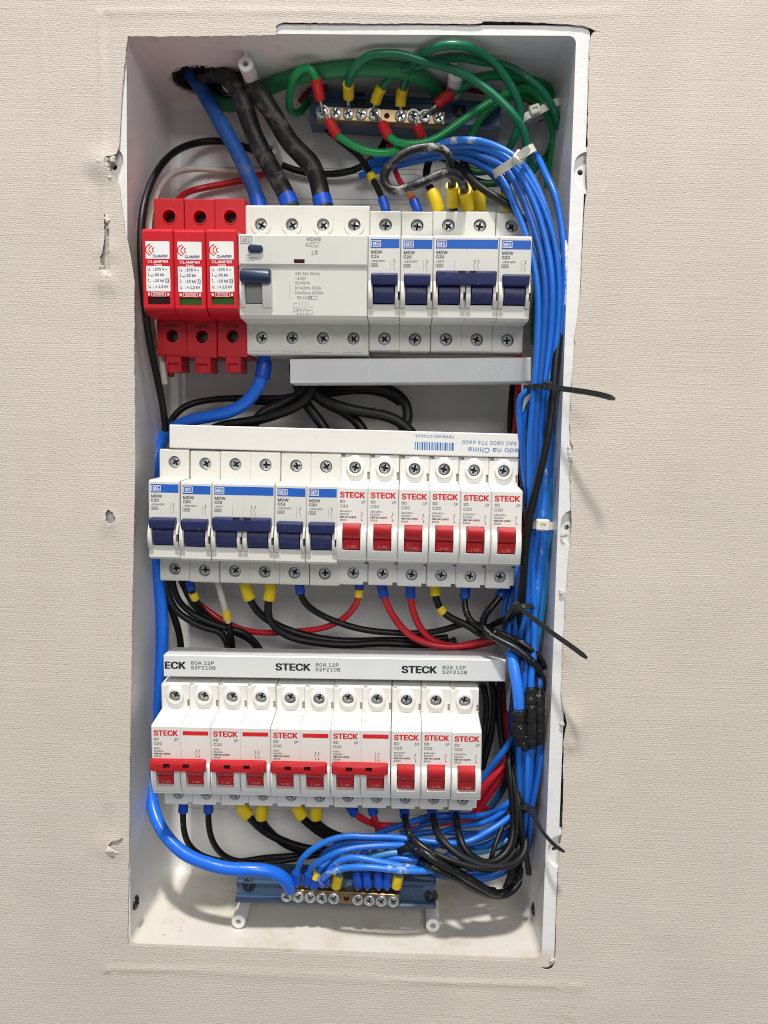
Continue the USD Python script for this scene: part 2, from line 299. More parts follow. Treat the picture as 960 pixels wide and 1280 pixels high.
def relief(V):
    """How far the wall covering stands off the wall: the print of the old cover plate, blisters and a few lifted edges."""
    x, z = V[:, 0], V[:, 2]; h = np.zeros(len(V))
    p = np.stack([x / 40, z / 40, 0 * x], 1)
    h += .35 * meshkit.noise(p, 3) + .15 * meshkit.noise(p * 3.1, 5)
    def ridge(dist, amp, wd): return amp * np.exp(-(dist / wd) ** 2)
    wob = 2.0 * (meshkit.noise(np.stack([x / 60, z / 60, 0 * x], 1), 9) - .5)
    inz, inx = (z < 238) & (z > -312), (x > -172) & (x < 112)
    h += inz * (ridge(x + 170.5 + wob, .55, 1.6) - ridge(x + 166.5 + wob, .35, 1.6))
    h += ((z < 150) & (z > -330)) * ridge(x - 106 + wob, .35, 2.2)
    h += inx * (ridge(z - 239 + wob, .35, 2.2) + ridge(z + 309 + wob, .45, 2.2))
    h += (z > 150) * ridge(x + 203 + wob, .3, 1.2)
    for cx, cz, r, a in ((-170, 158, 8, 2.2), (-168.5, 111, 6, 1.2), (-168.5, 94, 6, 1.6), (-167.5, -41, 6, .9), (-167.0, -232, 7, 1.2), (-177, 150, 5, -.6), (97, -152, 9, 2.0), (100, -163, 4, 1.2)):
        h += a * np.exp(-(((x - cx) ** 2 + (z - cz) ** 2) / r ** 2))
    return h
def papersheet(poly, step):
    m = slab(poly, -.5, -.1).refine_to_length(step)
    v, f = arr(m); v[:, 1] -= relief(v); return v, f
wp = obj('wallpaper', join(papersheet(paper.intersection(near), 2.6), papersheet(paper.difference(near), 14)), 'wallpaper', smooth=40, kind='structure')

def chip(px, py, r, seed, flat=.5, lift=.9):    # a crumbly bit of plaster or torn paper at a damaged spot
    t = trimesh.creation.icosphere(2, 1.0); v = np.array(t.vertices)
    v *= (.55 + .9 * meshkit.noise(v * 1.7 + seed * 7.3, seed))[:, None]
    c = at(px, py, -lift); c[1] = -lift
    return v * [r, r * flat, r] + c, np.array(t.faces)
for k, (px, py, r, m) in enumerate(((128, 203, 4.2, 'chip_pale'), (124, 210, 2.2, 'chip_pale'), (132, 213, 2.4, 'chip_pale'), (133, 199, 2.0, 'chip_grey'), (141, 199, 1.8, 'chip_pale'), (137, 221, 1.6, 'chip_pale'), (131, 343, 3.0, 'chip_pale'), (137, 345, 1.8, 'chip_pale'), (128, 336, 1.8, 'chip_grey'), (134, 274, 1.8, 'chip_pale'), (134.5, 285, 1.0, 'chip_grey'),
                                 (131, 655, 2.2, 'chip_pale'), (136, 657, 1.5, 'chip_pale'), (136, 1063, 2.8, 'chip_pale'), (144, 1064, 1.8, 'chip_pale'), (133, 1053, 1.6, 'chip_pale'), (141, 1068, 1.6, 'chip_grey'),
                                 (711, 560, 1.0, 'chip_pale'), (713, 573, 1.2, 'chip_pale'), (705, 668, 1.8, 'chip_pale'), (702, 740, 1.4, 'chip_pale'), (703, 905, 1.4, 'chip_pale'), (690, 1200, 1.6, 'chip_pale'))):
    obj('plaster_chip', chip(px, py, r, k), m, wp, smooth=60)
encl = thing('distribution_box', 'white plastic recessed electrical distribution box without its cover, its bottom floor dusty', 'electrical box')
def rrect(x0, x1, z0, z1, r, y0, y1, n=20):
    return CrossSection([np.array(sbox(x0 + r, z0 + r, x1 - r, z1 - r).buffer(r, quad_segs=6).exterior.coords)[:-1]], FillRule.EvenOdd).extrude(y1 - y0).rotate([90, 0, 0]).translate([0, y1, 0])
outer = rrect(X0 - 3, X1 + 3, Z0 - 3, Z1 + 3, 7, 1, BACK + 3) + rrect(X0 - 8, X1 + 7.4, Z0 - 5.5, Z1 + 5.2, 5, .6, 3.4)
cav_pts = []
for sx, x in ((1, X0), (-1, X1)):
    for sz, z in ((1, Z0), (-1, Z1)):
        for a in np.linspace(0, 2 * np.pi, 20, endpoint=False):
            cav_pts.append([x + sx * 4 + 4 * np.cos(a), -5, z + sz * 4 + 4 * np.sin(a)])
            cav_pts.append([x + sx * 4 + 4 * np.cos(a) - sx * .0, .6, z + sz * 4 + 4 * np.sin(a)])
        R = 6.0; s = trimesh.creation.icosphere(3, R).vertices + [x + sx * (R + 1.5), BACK - R, z + sz * (R + 1.5)]
        cav_pts += s.tolist()
cavity = Manifold.hull_points(np.array(cav_pts))
shell = outer - cavity
for pz in (158, -38, -228):
    for pxx in (X0 - 9, X1 + 8.5): shell += Manifold.batch_hull([cyl(pxx, pz - 4, 8.5, -5.5, -.62), cyl(pxx, pz + 4, 8.5, -5.5, -.62)]) - cavity
for pz in (158, -38, -228):                      # cover screw pockets in the rim
    for pxx in (X0 - 9, X1 + 8.5):
        shell -= Manifold.batch_hull([cyl(pxx, pz - 3, 7, -3.2, 5), cyl(pxx, pz + 3, 7, -3.2, 5)])
        shell -= cyl(pxx - (3 if pxx > 0 else -1), pz, 1.6, -9, 3, 12)
# cable entry in the top wall, knock-out lines on the back
shell -= Manifold.cylinder(30, 19, 19, 30).scale([1.1, 1, 1]).translate([-127, 52, Z1 - 8])
def groove(x0, x1, z0, z1, r, wd=.7, dp=.6):
    a = rrect(x0, x1, z0, z1, r, BACK - 1, BACK + dp); b = rrect(x0 + wd, x1 - wd, z0 + wd, z1 - wd, max(.3, r - wd), BACK - 2, BACK + 2); return a - b
for g in ((-132, 20, 163, 186, 11), (-122, 10, 166, 183, 8), (-118, -70, -252, -225, 12), (-20, 40, -268, -236, 14), (-134, 66, -140, -22, 12)): shell -= groove(*g)
shell -= bx(-150, 80, -246.4, -245.6, -BACK - .6, -BACK + 2)
obj('shell', shell, 'box_plastic', encl, smooth=35)
def post(px, py, y0, floor, top):
    c = at(px, py, y0); s = 1 if not top else -1
    t = cyl(c[0], c[2], 4.3, -BACK - 1, -y0, 22) + cyl(c[0], c[2], 4.3, -y0 - .001, -y0 + .4, 22, 3.8)
    t += bx(c[0] - .7, c[0] + .7, *sorted((c[2], floor)), -BACK, -y0 - .6)
    return t - cyl(c[0], c[2], 1.7, -y0 - 14, 5, 14)
for a in ((298, 1152, 17, Z0, False), (541, 1157, 20, Z0, False), (307, 80, 17, Z1, True), (570, 92, 26, Z1, True)):
    obj('screw_post', post(*a), 'post_plastic', encl)
obj('screw_post', cyl(-85.5, 187, 4, -BACK - 1, -48) - cyl(-85.5, 187, 1.7, -60, -40), 'post_plastic', encl)
def wall_screw(p, nrm):
    s = screw_mesh(4.2, 1.6, 30, 1.9, 1.0, 1.2).rotate([0, 0, 90 if nrm > 0 else -90]).translate([p[0], p[1], p[2]]); return s
obj('wall_screw', wall_screw((X0 + .2, 9, -273.4), 1), 'black_screw', encl); obj('wall_screw', wall_screw((X1 - .2, 27.8, -280.5), -1), 'black_screw', encl)
ring = Manifold.cylinder(16, 18.6, 18.6, 30) - Manifold.cylinder(60, 16.5, 16.5, 30).translate([0, 0, -5])
obj('conduit', ring.scale([1.1, 1, 1]).translate([-127, 52, Z1 + .2]), 'hole_shade_and_conduit', encl)
rr2 = np.random.RandomState(11)
lip = []
for k in range(70):                              # crumbs of torn plastic round the entry
    a = rr2.uniform(0, 2 * np.pi); p = [-127 + 20.5 * np.cos(a), 52 + 18.7 * np.sin(a), Z1 - .6]
    lip.append(trimesh.creation.icosphere(0, rr2.uniform(.4, 1.3)).apply_translation(p))
obj('torn_edge', join(*lip), 'plaster', encl, smooth=False)
crumbs = []
for k in range(150):
    x, y = rr2.uniform(X0 + 10, X1 - 8), rr2.uniform(4, 60)
    if k % 3: x, y = rr2.normal(30, 24), rr2.uniform(8, 45)
    x = min(max(x, X0 + 6), X1 - 6)
    r = abs(rr2.normal(.25, .25)) + .12; crumbs.append(trimesh.creation.icosphere(0, r).apply_scale([1, 1, .6]).apply_translation([x, y, Z0 + r * .4]))
obj('plaster_crumbs', join(*crumbs), 'plaster', label='plaster crumbs and dust scattered on the floor of the white box', cat='crumbs', smooth=False, kind='stuff')
for i in range(3):
    x0, z0, a, t = ROWS[i]
    w0, w1 = ((-137, 84), (-9, 203), (-9, 186))[i]
    rail = thing('din_rail', ('pale steel rail behind the top row, under the red surge protectors', 'pale steel rail behind the middle row of breakers', 'pale steel rail behind the bottom row of breakers')[i], 'mounting rail', rowmat(i, 0))
    obj('rail_web', bx(w0, w1, -12, 12, -52, -50.8), 'tin_metal', rail)
    for s in (-1, 1): obj('rail_lip', bx(w0, w1, *sorted((s * 12, s * 17.5)), -46, -44.8) + bx(w0, w1, *sorted((s * 11, s * 12.2)), -52, -44.8), 'tin_metal', rail)
    for s in (w0 + 12, w1 - 12): obj('rail_foot', bx(s - 6, s + 6, -10, 10, -60, -52.05), 'post_plastic', rail)

# ------------------------------------------------------------------ modular devices
NOSE = 20.5
def weg_logo(u, w, d, s=1.0):                   # boxed three-letter emblem
    out = frame_box(u, u + 5 * s, w, w + 3.2 * s, d, .32)
    a, b = w + .75 * s, w + 2.45 * s
    for k in range(3): out.append(ln(u + (.8 + .55 * k) * s, a, u + (.8 + .55 * k) * s, b, d, .28))
    out.append(ln(u + .7 * s, a, u + 2.0 * s, a, d, .28))
    for zz in (a, (a + b) / 2, b): out.append(ln(u + 2.2 * s, zz, u + 3.0 * s, zz, d, .28))
    out.append(ln(u + 2.25 * s, a, u + 2.25 * s, b, d, .28))
    out += [ln(u + 3.3 * s, a, u + 4.3 * s, a, d, .28), ln(u + 3.35 * s, a, u + 3.35 * s, b, d, .28), ln(u + 3.3 * s, b, u + 4.3 * s, b, d, .28), ln(u + 4.25 * s, a, u + 4.25 * s, w + 1.6 * s, d, .28), ln(u + 3.8 * s, w + 1.6 * s, u + 4.3 * s, w + 1.6 * s, d, .28)]
    return out
def terminal(parent, u, w, r=3.55, turn=20, depth=2.2, mat='screw_metal'):
    v, f = arr(screw_mesh(r - .3, -depth * .6, turn, h=3.0, c=.7, slot=1.2)); sc = obj('terminal_screw', (v + [u, 0, w], f), mat, parent)
    obj('cross_recess', cyl(u, w, 2.0, -depth * .6 - 1.45, -depth * .6 - 1.38, 12), 'hole_shade_and_conduit', sc)  # black disc painted in as shade at the bottom of the cross
def lever_mdw(parent, u, two=False):
    th = np.linspace(0, 1, 9)
    prof = [(-14.6, 17)] + [(-14.6 + 11.5 * t, 20.4 + 3.2 * math.sin(math.pi * (.15 + .75 * t))) for t in th] + [(-3.0, 17)]
    obj('lever', prism(prof, u - 5.7, u + 5.7, .3), 'lever_blue', parent)
def bar_mdw(parent, u0, u1, notch=()):
    T = 2.4 if notch else .9
    prof = [(-4.6, 21.6), (-5.3, 24.6), (-5.0, 25.5), (-4.4, 25.9), (T - 1.2, 26.6), (T - .4, 26.3), (T, 25.5), (T + .2, 21.4), (-1.0, 20.9)]
    m = prism(prof, u0, u1, .45)
    for n in notch: m -= bx(n - 1.9, n + 1.9, 1.0, 4, 20, 30)
    lb = obj('lever_bar', m, 'lever_blue', parent, smooth=30)
    for n in notch: obj('bar_notch', bx(n - 1.85, n + 1.85, .9, 2.5, 21.6, 24.9), 'hole_shade_and_conduit', lb)  # black block stands for the shade inside each notch
def breaker_mdw(name, label, rating, poles, mat, group, volts='~230/400V'):
    t = thing(name, label, 'circuit breaker', mat, group)
    W = 18.0; u0, u1 = -9 + .12, -9 + W * poles - .12
    prof = [(-39.3, -44), (-39.3, .2), (-38.6, 1), (-24.2, 1), (-23.4, 18.8), (-22.0, 20.5), (-18.5, 20.5), (-17.6, 19.0), (.8, 19.0), (1.6, 20.5), (21.0, 20.5), (22.2, 19.2), (22.9, 1), (39.0, 1), (39.7, .2), (39.7, -44)]
    prof[6:10] = []
    body = prism(prof, u0, u1, .4)
    for k in range(poles):
        u = 18 * k
        for w in (32, -32): body -= cyl(u, w, 3.7, -5.5, 3)
        body -= bx(u - 6.1, u + 6.1, -15.2, -2.0, 14, 30)
        body -= bx(u + 8.2, u + 9.4, -12.6, -8.8, 12, 30)
        body -= bx(u - 5, u + 5, -60, -36, -22, -12); body -= bx(u - 5, u + 5, 36, 60, -22, -12)
        if k < poles - 1:
            body -= bx(u + 8.93, u + 9.07, -60, 60, .6, 30) - bx(u + 8, u + 10, -22.5, 21.5, 0, 20.2)
        if poles > 1 or True:
            body -= bx(u - .07, u + .07, -60, -22, .75, 3)
    obj('body', body, 'grey_breaker', t, smooth=25)
    for k in range(poles):
        u = 18 * k
        for w in (32, -32): terminal(t, u, w, turn=rng.uniform(0, 90))
        obj('slot', bx(u + 7.8, u + 9.3 if k < poles - 1 else u + 8.86, -13.1, -8.7, 19.5, 20.75), 'slot_shade', t)  # dark block painted as the shade of the opening at the seam
        th = np.linspace(0, 1, 9)
        cp = [(-17.4, 20.3)] + [(-16.8 + 13.6 * x, 20.9 + 3.1 * math.sin(math.pi * (.08 + .86 * x)) ** .8) for x in th] + [(-2.2, 20.3)]
        for s in (-1, 1):
            a, b = sorted((s * 6.15, s * 8.7)); obj('cheek', prism(cp, u + a, u + b, .3) - bx(u + 7.75, u + 12, -13.2, -8.6, 10, 30), 'cheek_plastic' if False else 'grey_breaker', t)
        lever_mdw(t, u)
    if poles == 1: bar_mdw(t, -7.0, 7.6)
    else: bar_mdw(t, -7.4, 25.6, (6.4, 12.6))
    F = NOSE
    ux = 8.3 + 18 * (poles - 1)
    obj('blue_stripe', bx(-7.6, ux, 15.0, 19.8, F - .3, F + .06), 'label_blue', t)
    obj('emblem', join(*weg_logo(-7.0, 15.85, F + .07)), 'print_white', t)
    tx = [text('MDW', -7.5, 12.2, 1.55, F, True, 1.15), text(rating, -7.5, 9.9, 1.5, F, True, 1.1), text(volts, -7.5, 7.8, .95, F, False, 1.1)]
    tx += frame_box(-7.5, -3.4, 5.2, 6.8, F, .16) + [text('3000', -7.0, 5.55, .9, F)]
    cx = 5.6 if poles == 1 else 14.0
    for k in range(poles):
        c = cx + 1.9 * k
        tx += [ln(c, 3.0, c, 4.6, F, .16), ln(c, 4.6, c - .8, 7.2, F, .16), ln(c, 7.6, c, 9.3, F, .16), ln(c - .5, 7.9, c + .5, 7.3, F, .16), ln(c - .5, 9.0, c + .5, 8.4, F, .14)]
    for k in range(5): tx.append(ln(cx - 2.0 - (9 if poles > 1 else 0), 3.4 + 1.15 * k, cx - 2.0 - (9 if poles > 1 else 0), 4.1 + 1.15 * k, F, .16))
    obj('lettering', join(*tx), 'print_black', t, smooth=False)
    return t

def body_steck(poles, pitch):
    u0, u1 = -pitch / 2 + .1, pitch * (poles - .5) - .1
    prof = [(-38.6, -44), (-38.6, -.2), (-38.0, .4), (-24.0, .4), (-22.2, 17.6), (-20.6, 20.5), (20.2, 20.5), (21.3, 19.4), (23.4, .4), (38.4, .4), (39.2, -.4), (39.2, -44)]
    m = prism(prof, u0, u1, .55)
    for k in range(poles):
        u = pitch * k
        for w in (31.6, -31.6): m -= cyl(u, w, 3.5, -6, 4)
        m -= bx(u - 5.1, u + 5.1, -15.0, .3, 13, 30)
        e = u + pitch / 2
        m -= bx(e - 1.6, e - .2, 24.6, 29.2, -3, 4); m -= bx(e - 17.0, e - 14.6, 37.4, 41, -3, 4); m -= bx(e - 1.9, e - .05, -26, -24.3, -3, 8)
        m -= bx(e - 2.8, e + .2, -42, -36.6, -50, 4)
        m -= bx(u - 4.5, u + 4.5, -60, -36, -22, -12)
        m -= bx(u + 2.9, u + 3.1, 35.5, 60, .1, 3)
        if k < poles - 1: m -= bx(e - .09, e + .09, -60, 60, -1, 30) - bx(e - 1, e + 1, -21.5, 20.8, -2, 20.0)
    return m
def breaker_steck(name, label, poles, mat, group, pitch=17.49):
    t = thing(name, label, 'circuit breaker', mat, group)
    obj('body', body_steck(poles, pitch), 'white_breaker', t, smooth=25)
    F = NOSE
    for k in range(poles):
        u = pitch * k
        for w in (31.6, -31.6):
            terminal(t, u, w, 3.45, rng.uniform(0, 90), 1.2)
        c = cyl(u, 31.6, 5.3, -1, 1.6, 30) + cyl(u, 31.6, 5.3, 1.59, 2.2, 30, 4.7)
        c = c + Manifold.batch_hull([cyl(u, 31.6, 5.2, -1, 1.3, 30), cyl(u, 34.5, 4.4, -1, .9, 24)])
        obj('screw_collar', c - cyl(u, 31.6, 3.5, -6, 4), 'pale_collar', t)
        # rocker
        th = np.linspace(0, 1, 8)
        pr = [(-14.7, 15)] + [(-14.7 + .5 * x, 19.8 + 1.2 * x) for x in (0, 1)] + [(-9.0, 22.0), (-8.6, 21.6), (-8.2, 22.3)] + [(-7.8 + 7.4 * x, 22.6 + 4.0 * math.sin(math.pi * (.1 + .55 * x))) for x in th] + [(.1, 22.5), (.1, 15)]
        rk = obj('rocker', prism(pr, u - 4.85, u + 4.85, .45), 'lever_red', t, smooth=40)
        q = text('I-ON', 0, 0, 1.25, 0, False, 1.1, 'c'); v = q[0].copy(); v[:, 1] += -21.35 - .15; v[:, 0] += u; v[:, 2] += -13.3
        v[:, 1] -= (v[:, 2] + 13.3) * .18
        obj('rocker_lettering', (v, q[1]), 'print_red' if False else 'tag_pink', rk, smooth=False)
        # raised surround
        hp = pitch / 2 - .25
        sp = [(-20.2, 20.3), (-19.6, 21.0)] + [(-18.6 + 15.4 * x, 21.3 + 2.6 * math.sin(math.pi * (.02 + .8 * x)) ** .9) for x in np.linspace(0, 1, 10)] + [(-2.0, 21.6), (-1.6, 20.3)]
        s = prism(sp, u - hp, u + hp, .6) - bx(u - 5.2, u + 5.2, -15.1, 3, 10, 30)
        obj('surround', s, 'cheek_plastic', t, smooth=40)
    small = ['230/400V~', '50/60Hz', 'NBR NM 60898', '3000A'] if poles == 1 else ['400V~', '50/60Hz', 'NBR NM 60898', '3000A']
    obj('brand_lettering', heavy('STECK', -7.2, 15.0, 3.05, F, 1.03, .14), 'print_red', t, smooth=False)
    tx = [text('SD', -7.2, 12.0, 1.5, F, False, 1.15), text('1P' if poles == 1 else '2P', 7.4, 11.9, 1.5, F, False, 1.0, 'r'), text('C20', -7.2, 9.3, 1.55, F, False, 1.15)]
    for k, s in enumerate(small): tx.append(text(s, -7.2, 6.7 - 1.65 * k, .95, F, k == 2, .98))
    su = 5.6 if poles == 1 else pitch + .2
    for k in range(poles):
        c = su + 1.8 * k
        tx += [ln(c, 1.6, c, 2.7, F, .18), ln(c, 2.7, c - .9, 4.9, F, .18), ln(c, 5.3, c, 6.8, F, .18), ln(c - .5, 5.6, c + .4, 5.1, F, .16), ln(c - .5, 2.4, c + .5, 2.2, F, .16), ln(c - .6, 6.7, c + .2, 6.3, F, .16)]
    obj('rating_lettering', join(*tx), 'print_black', t, smooth=False)
    if poles == 2:
        obj('red_stripe', bx(pitch - 7.5, pitch + 7.5, 15.4, 17.9, F - .3, F + .06), 'print_red', t)
        pr = [(-3.2, 25.2), (-3.6, 27.0), (-2.8, 28.8), (.8, 29.2), (3.0, 28.2), (3.6, 26.0), (2.6, 24.6), (-1, 24.4)]
        b = prism(pr, -7.4, pitch + 7.4, .8)
        for n in (2.6, pitch - 3.6): b -= bx(n - 1.9, n + 1.9, -1.2, 1.6, 26.5, 32)
        bb = obj('bridge_bar', b, 'lever_red', t, smooth=40)
        for n in (2.6, pitch - 3.6): obj('bridge_socket', bx(n - 1.85, n + 1.85, -1.15, 1.55, 26.55, 26.75), 'hole_shade_and_conduit', bb)  # black plate gives the sockets their shade by colour
    return t
mk('tag_pink', srgb('e8a6a0'), .5)
mk('print_faint', (.30, .30, .29), .5)

# top row: surge protectors
def protector(label, state, mat, group):
    t = thing('surge_protector', label, 'surge protector', mat, group)
    W = 17.85; h = W / 2 - .1
    base = prism([(-43.3, -40), (-43.3, -1), (-42.3, 0), (-22, 0), (-22, 1), (24.5, 1), (25, .2), (45.6, .2), (46.3, -.6), (46.3, -40)], -h, h, .35)
    for w in (36.2, -31.5): base -= cyl(0.2, w, 3.7, -12, 3)
    base += bx(-4.6, 4.6, -52.3, -43, -20, -1.2, .5)
    base -= bx(-3.2, 3.2, -53, -47, -3, 0)
    ba = obj('base', base, 'protector_base', t, smooth=25)
    for w in (36.2, -31.5): obj('terminal_hole', cyl(.2, w, 3.65, -11.5, -9, 20), 'hole_shade_and_conduit', ba); v, f = arr(screw_mesh(3.0, -6, 25, 2.5)); obj('terminal_screw', (v + [.2, 0, w], f), 'screw_dark', ba)  # black disc is painted shade at the bottom of each hole
    for w in (36.2,): obj('hole_rim', cyl(.2, w, 4.5, 0, .55, 26, 4.1) - cyl(.2, w, 3.7, -3, 4), 'protector_red', ba)
    cart = prism([(-22.6, 1.2), (-22.2, 16.0), (-19.5, 21.6), (-18.2, 22.3), (22.8, 22.3), (24.4, 20.8), (25.2, 1.2)], -h - .05, h - .1, .6)
    cart -= bx(-6.2, 6.4, -16.4, -12.2, 20.4, 30)
    ct = obj('cartridge', cart, 'protector_red', t, smooth=25)
    obj('status_window', bx(-6.1, 6.3, -16.3, -12.3, 20.3, 20.7), 'window_dark' if state == 'dark' else 'window_green', ct)
    F = 22.3
    lab = [np.array(sbox(-6.3, 8.5, 6.3, 17.2).buffer(.4).exterior.coords)[:-1], np.array(sbox(-6.3, -9.0, 6.3, 3.9).buffer(.4).exterior.coords)[:-1]]
    obj('label', CrossSection(lab, FillRule.EvenOdd).extrude(.12).rotate([90, 0, 0]).translate([0, -F + .02, 0]), 'print_white', ct)
    A = F + .1
    arcs = []
    for r in (1.3, 2.35, 3.4):
        aa = np.linspace(.62 * np.pi, 1.38 * np.pi, 9)
        ring = [(-2.4 + r * 1.25 * np.cos(a) + (3.4 - r) * .5, 13.0 + r * .92 * np.sin(a)) for a in aa]
        for p, q in zip(ring[:-1], ring[1:]): arcs.append(ln(*p, *q, A, .55))
    obj('emblem', join(*arcs), 'print_red', ct, smooth=False)
    obj('brand_lettering', text('CLAMPER', 1.3, 9.0, 1.3, A, True, .98, 'c', slant=.2), 'print_navy', ct, smooth=False)
    obj('band_lettering', join(text('CLAMPER', 0, 6.0, 1.35, F, True, 1.3, 'c'), text('Front', 0, 4.35, 1.15, F, True, 1.1, 'c'), *frame_box(-4.0, 4.0, -11.9, -9.9, F, .22), text('STATUS', 0, -11.4, 1.1, F, True, 1.0, 'c'), bx(-5.9, -4.9, -11.6, -10.2, F, F + .08), bx(4.9, 5.9, -11.6, -10.2, F, F + .08)), 'print_white', ct, smooth=False)
    tx = []
    for s, v, w in (('Uc', ': 275 V ~', 1.9), ('Imax', ': 20 kA', -1.0), ('In', ': 10 kA', -4.2), ('Up', ': < 1,2 kV', -7.4)):
        tx += [text(s[0], -5.9, w, 1.5, A, False), text(s[1:], -4.8, w - .25, .75, A, False), text(v, -2.9, w, 1.35, A, True)]
    tx += frame_box(3.9, 5.9, -4.5, -2.6, A, .2) + [text('T2', 4.2, -4.1, 1.0, A)]
    obj('rating_lettering', join(*tx), 'print_navy', ct, smooth=False)
    obj('embossed_lettering', text('N/PE', 0, -26.6, 1.9, .02, False, 1.2, 'c', t=.2), 'window_dark', ba, smooth=False)
    return t
pg = 'red surge protectors in the top row'
sp0 = protector('leftmost red surge protector in the top row, its status window dark', 'dark', rowmat(0, -125.6), pg)
sp1 = protector('red surge protector between two other red ones, its status window green', 'green', rowmat(0, -107.75, -.3, .2, -.004), pg)
copy(sp1, 'red surge protector next to the wide grey breaker, its status window green', rowmat(0, -89.9, .1, -.1, .003))

# wide residual current breaker
rc = thing('residual_current_breaker', 'wide pale grey four pole residual current breaker with one dark blue lever', 'circuit breaker', rowmat(0, -72.06))
ub0, ub1 = -8.9, 62.9
rb = prism([(-41.8, -44), (-41.8, 0), (-41.0, .8), (-24.4, .8), (-23.2, 18.2), (-21.4, 19.8), (4.4, 19.8), (6.2, 21.0), (21.2, 21.0), (22.2, 20), (22.8, .8), (41.8, .8), (42.6, 0), (42.6, -44)], ub0, ub1, .5)
for k in range(4):
    for w in (32, -32):
        rb += Manifold.batch_hull([cyl(18 * k, w, 5.9, 0, 1.25, 30), bx(18 * k - 5.9, 18 * k + 5.9, *((w, 41) if w > 0 else (-40, w)), 0, 1.25)])
        rb -= cyl(18 * k, w, 3.6, -5.5, 4)
rb -= bx(-5.2, 4.2, -15.4, 2.0, 14, 30); rb -= bx(22, 28, 5.2 + 1.4, 5.2 + 3.6, 20.2, 30); rb -= bx(-60, 80, 23.4, 24.0, .3, 3)
obj('body', rb, 'grey_breaker', rc, smooth=25)
for k in range(4):
    for w in (32, -32): terminal(rc, 18 * k, w, turn=rng.uniform(0, 90), mat='bright_screw' if k == 3 else 'screw_metal')
cp = [(-17.6, 19.6)] + [(-17.2 + 16.0 * x, 20.1 + 3.2 * math.sin(math.pi * (.06 + .8 * x)) ** .8) for x in np.linspace(0, 1, 10)] + [(-.6, 19.6)]
for a, b in ((-8.2, -5.3), (4.4, 9.6)): obj('cheek', prism(cp, a, b, .4), 'cheek_plastic', rc)
obj('lever', prism([(-15, 15)] + [(-15 + 12 * x, 19.2 + 2.2 * math.sin(math.pi * (.1 + .7 * x))) for x in np.linspace(0, 1, 7)] + [(-3, 15)], -5.0, 4.1, .3), 'lever_grey', rc)
obj('lever_bar', prism([(-4.4, 21), (-5.0, 24.0), (-4.2, 26.6), (-1.6, 27.6), (1.6, 26.8), (3.2, 24), (2.8, 20.8)], -7.2, 9.6, 1.0), 'test_blue', rc, smooth=50)
obj('test_button', Manifold.batch_hull([cyl(-1.2, 14.2, 2.1, 20, 22.4, 20), cyl(2.8, 14.2, 2.1, 20, 22.4, 20), cyl(-1.2, 14.2, 1.5, 20, 22.8, 20), cyl(2.8, 14.2, 1.5, 20, 22.8, 20)]), 'test_blue', rc)
obj('button_rim', Manifold.batch_hull([cyl(-1.2, 14.2, 2.7, 20.8, 21.2, 20), cyl(2.8, 14.2, 2.7, 20.8, 21.2, 20)]) - Manifold.batch_hull([cyl(-1.2, 14.2, 2.15, 20, 23, 20), cyl(2.8, 14.2, 2.15, 20, 23, 20)]), 'cover_grey', rc)
obj('red_indicator', bx(22.05, 27.95, 6.65, 8.75, 20.15, 20.35), 'window_dark', rc)
A = 21.0; B = 19.8
tx = weg_logo(-7.6, 17.0, A, 1.25) + [text('MDWS', 29, 18.7, 1.7, A, True, 1.05), text('AC', 28.2, 15.6, 1.8, A), *frame_box(31.6, 35.6, 15.4, 17.8, A, .16), ln(32.2, 16.6, 33.2, 17.3, A), ln(33.2, 17.3, 34.2, 15.9, A), ln(34.2, 15.9, 35.0, 16.6, A)]
tx += [text('13', 31.4, 11.4, 2.0, A), ln(34.0, 11.6, 35.4, 13.6, A), ln(34.0, 13.6, 35.4, 11.6, A)]
tx += [text(s, -4.6, 10.4 - 1.35 * k, .8, A) for k, s in enumerate(('TEST', 'mensalmente', 'monthly'))]
tx += [text(s, 22.4, w, 1.5, B, False, .95) for s, w in (('63A I\u0394n 30mA', .6), ('~400V', -2.0), ('50/60Hz', -4.4), ('Im=I\u0394m= 500A', -7.1), ('Inc=I\u0394c= 6000A', -9.7))]
tx += [text('IEC 61008', 23.4, -12.2, 1.2, B), *frame_box(30, 34.8, -12.6, -10.8, B, .16)]
for k in range(4): tx += [ln(24 + 1.6 * k, -23.0, 24 + 1.6 * k, -19.0, B), ln(24 + 1.6 * k, -19, 25 + 1.6 * k, -16.4, B), ln(24.9 + 1.6 * k, -16, 24.9 + 1.6 * k, -13.4, B)]
tx += [ln(22.8, -18.4, 30, -18.4, B, .14), ln(22.8, -20.6, 31, -20.6, B, .14), *frame_box(29.8, 32.2, -20.6, -18.6, B, .16), *frame_box(22.2, 23.6, -19.4, -17.0, B, .16), ln(21.6, -21.5, 21.6, -15, B, .14), ln(21.6, -15, 24, -15, B, .14), ln(30.4, -16.8, 32.6, -16.8, B, .14)]
for k in range(8): tx.append(ln(19.4, -12.5 + 1.2 * k, 19.4, -11.8 + 1.2 * k, B, .14))
obj('lettering', join(*tx), 'print_grey', rc, smooth=False)

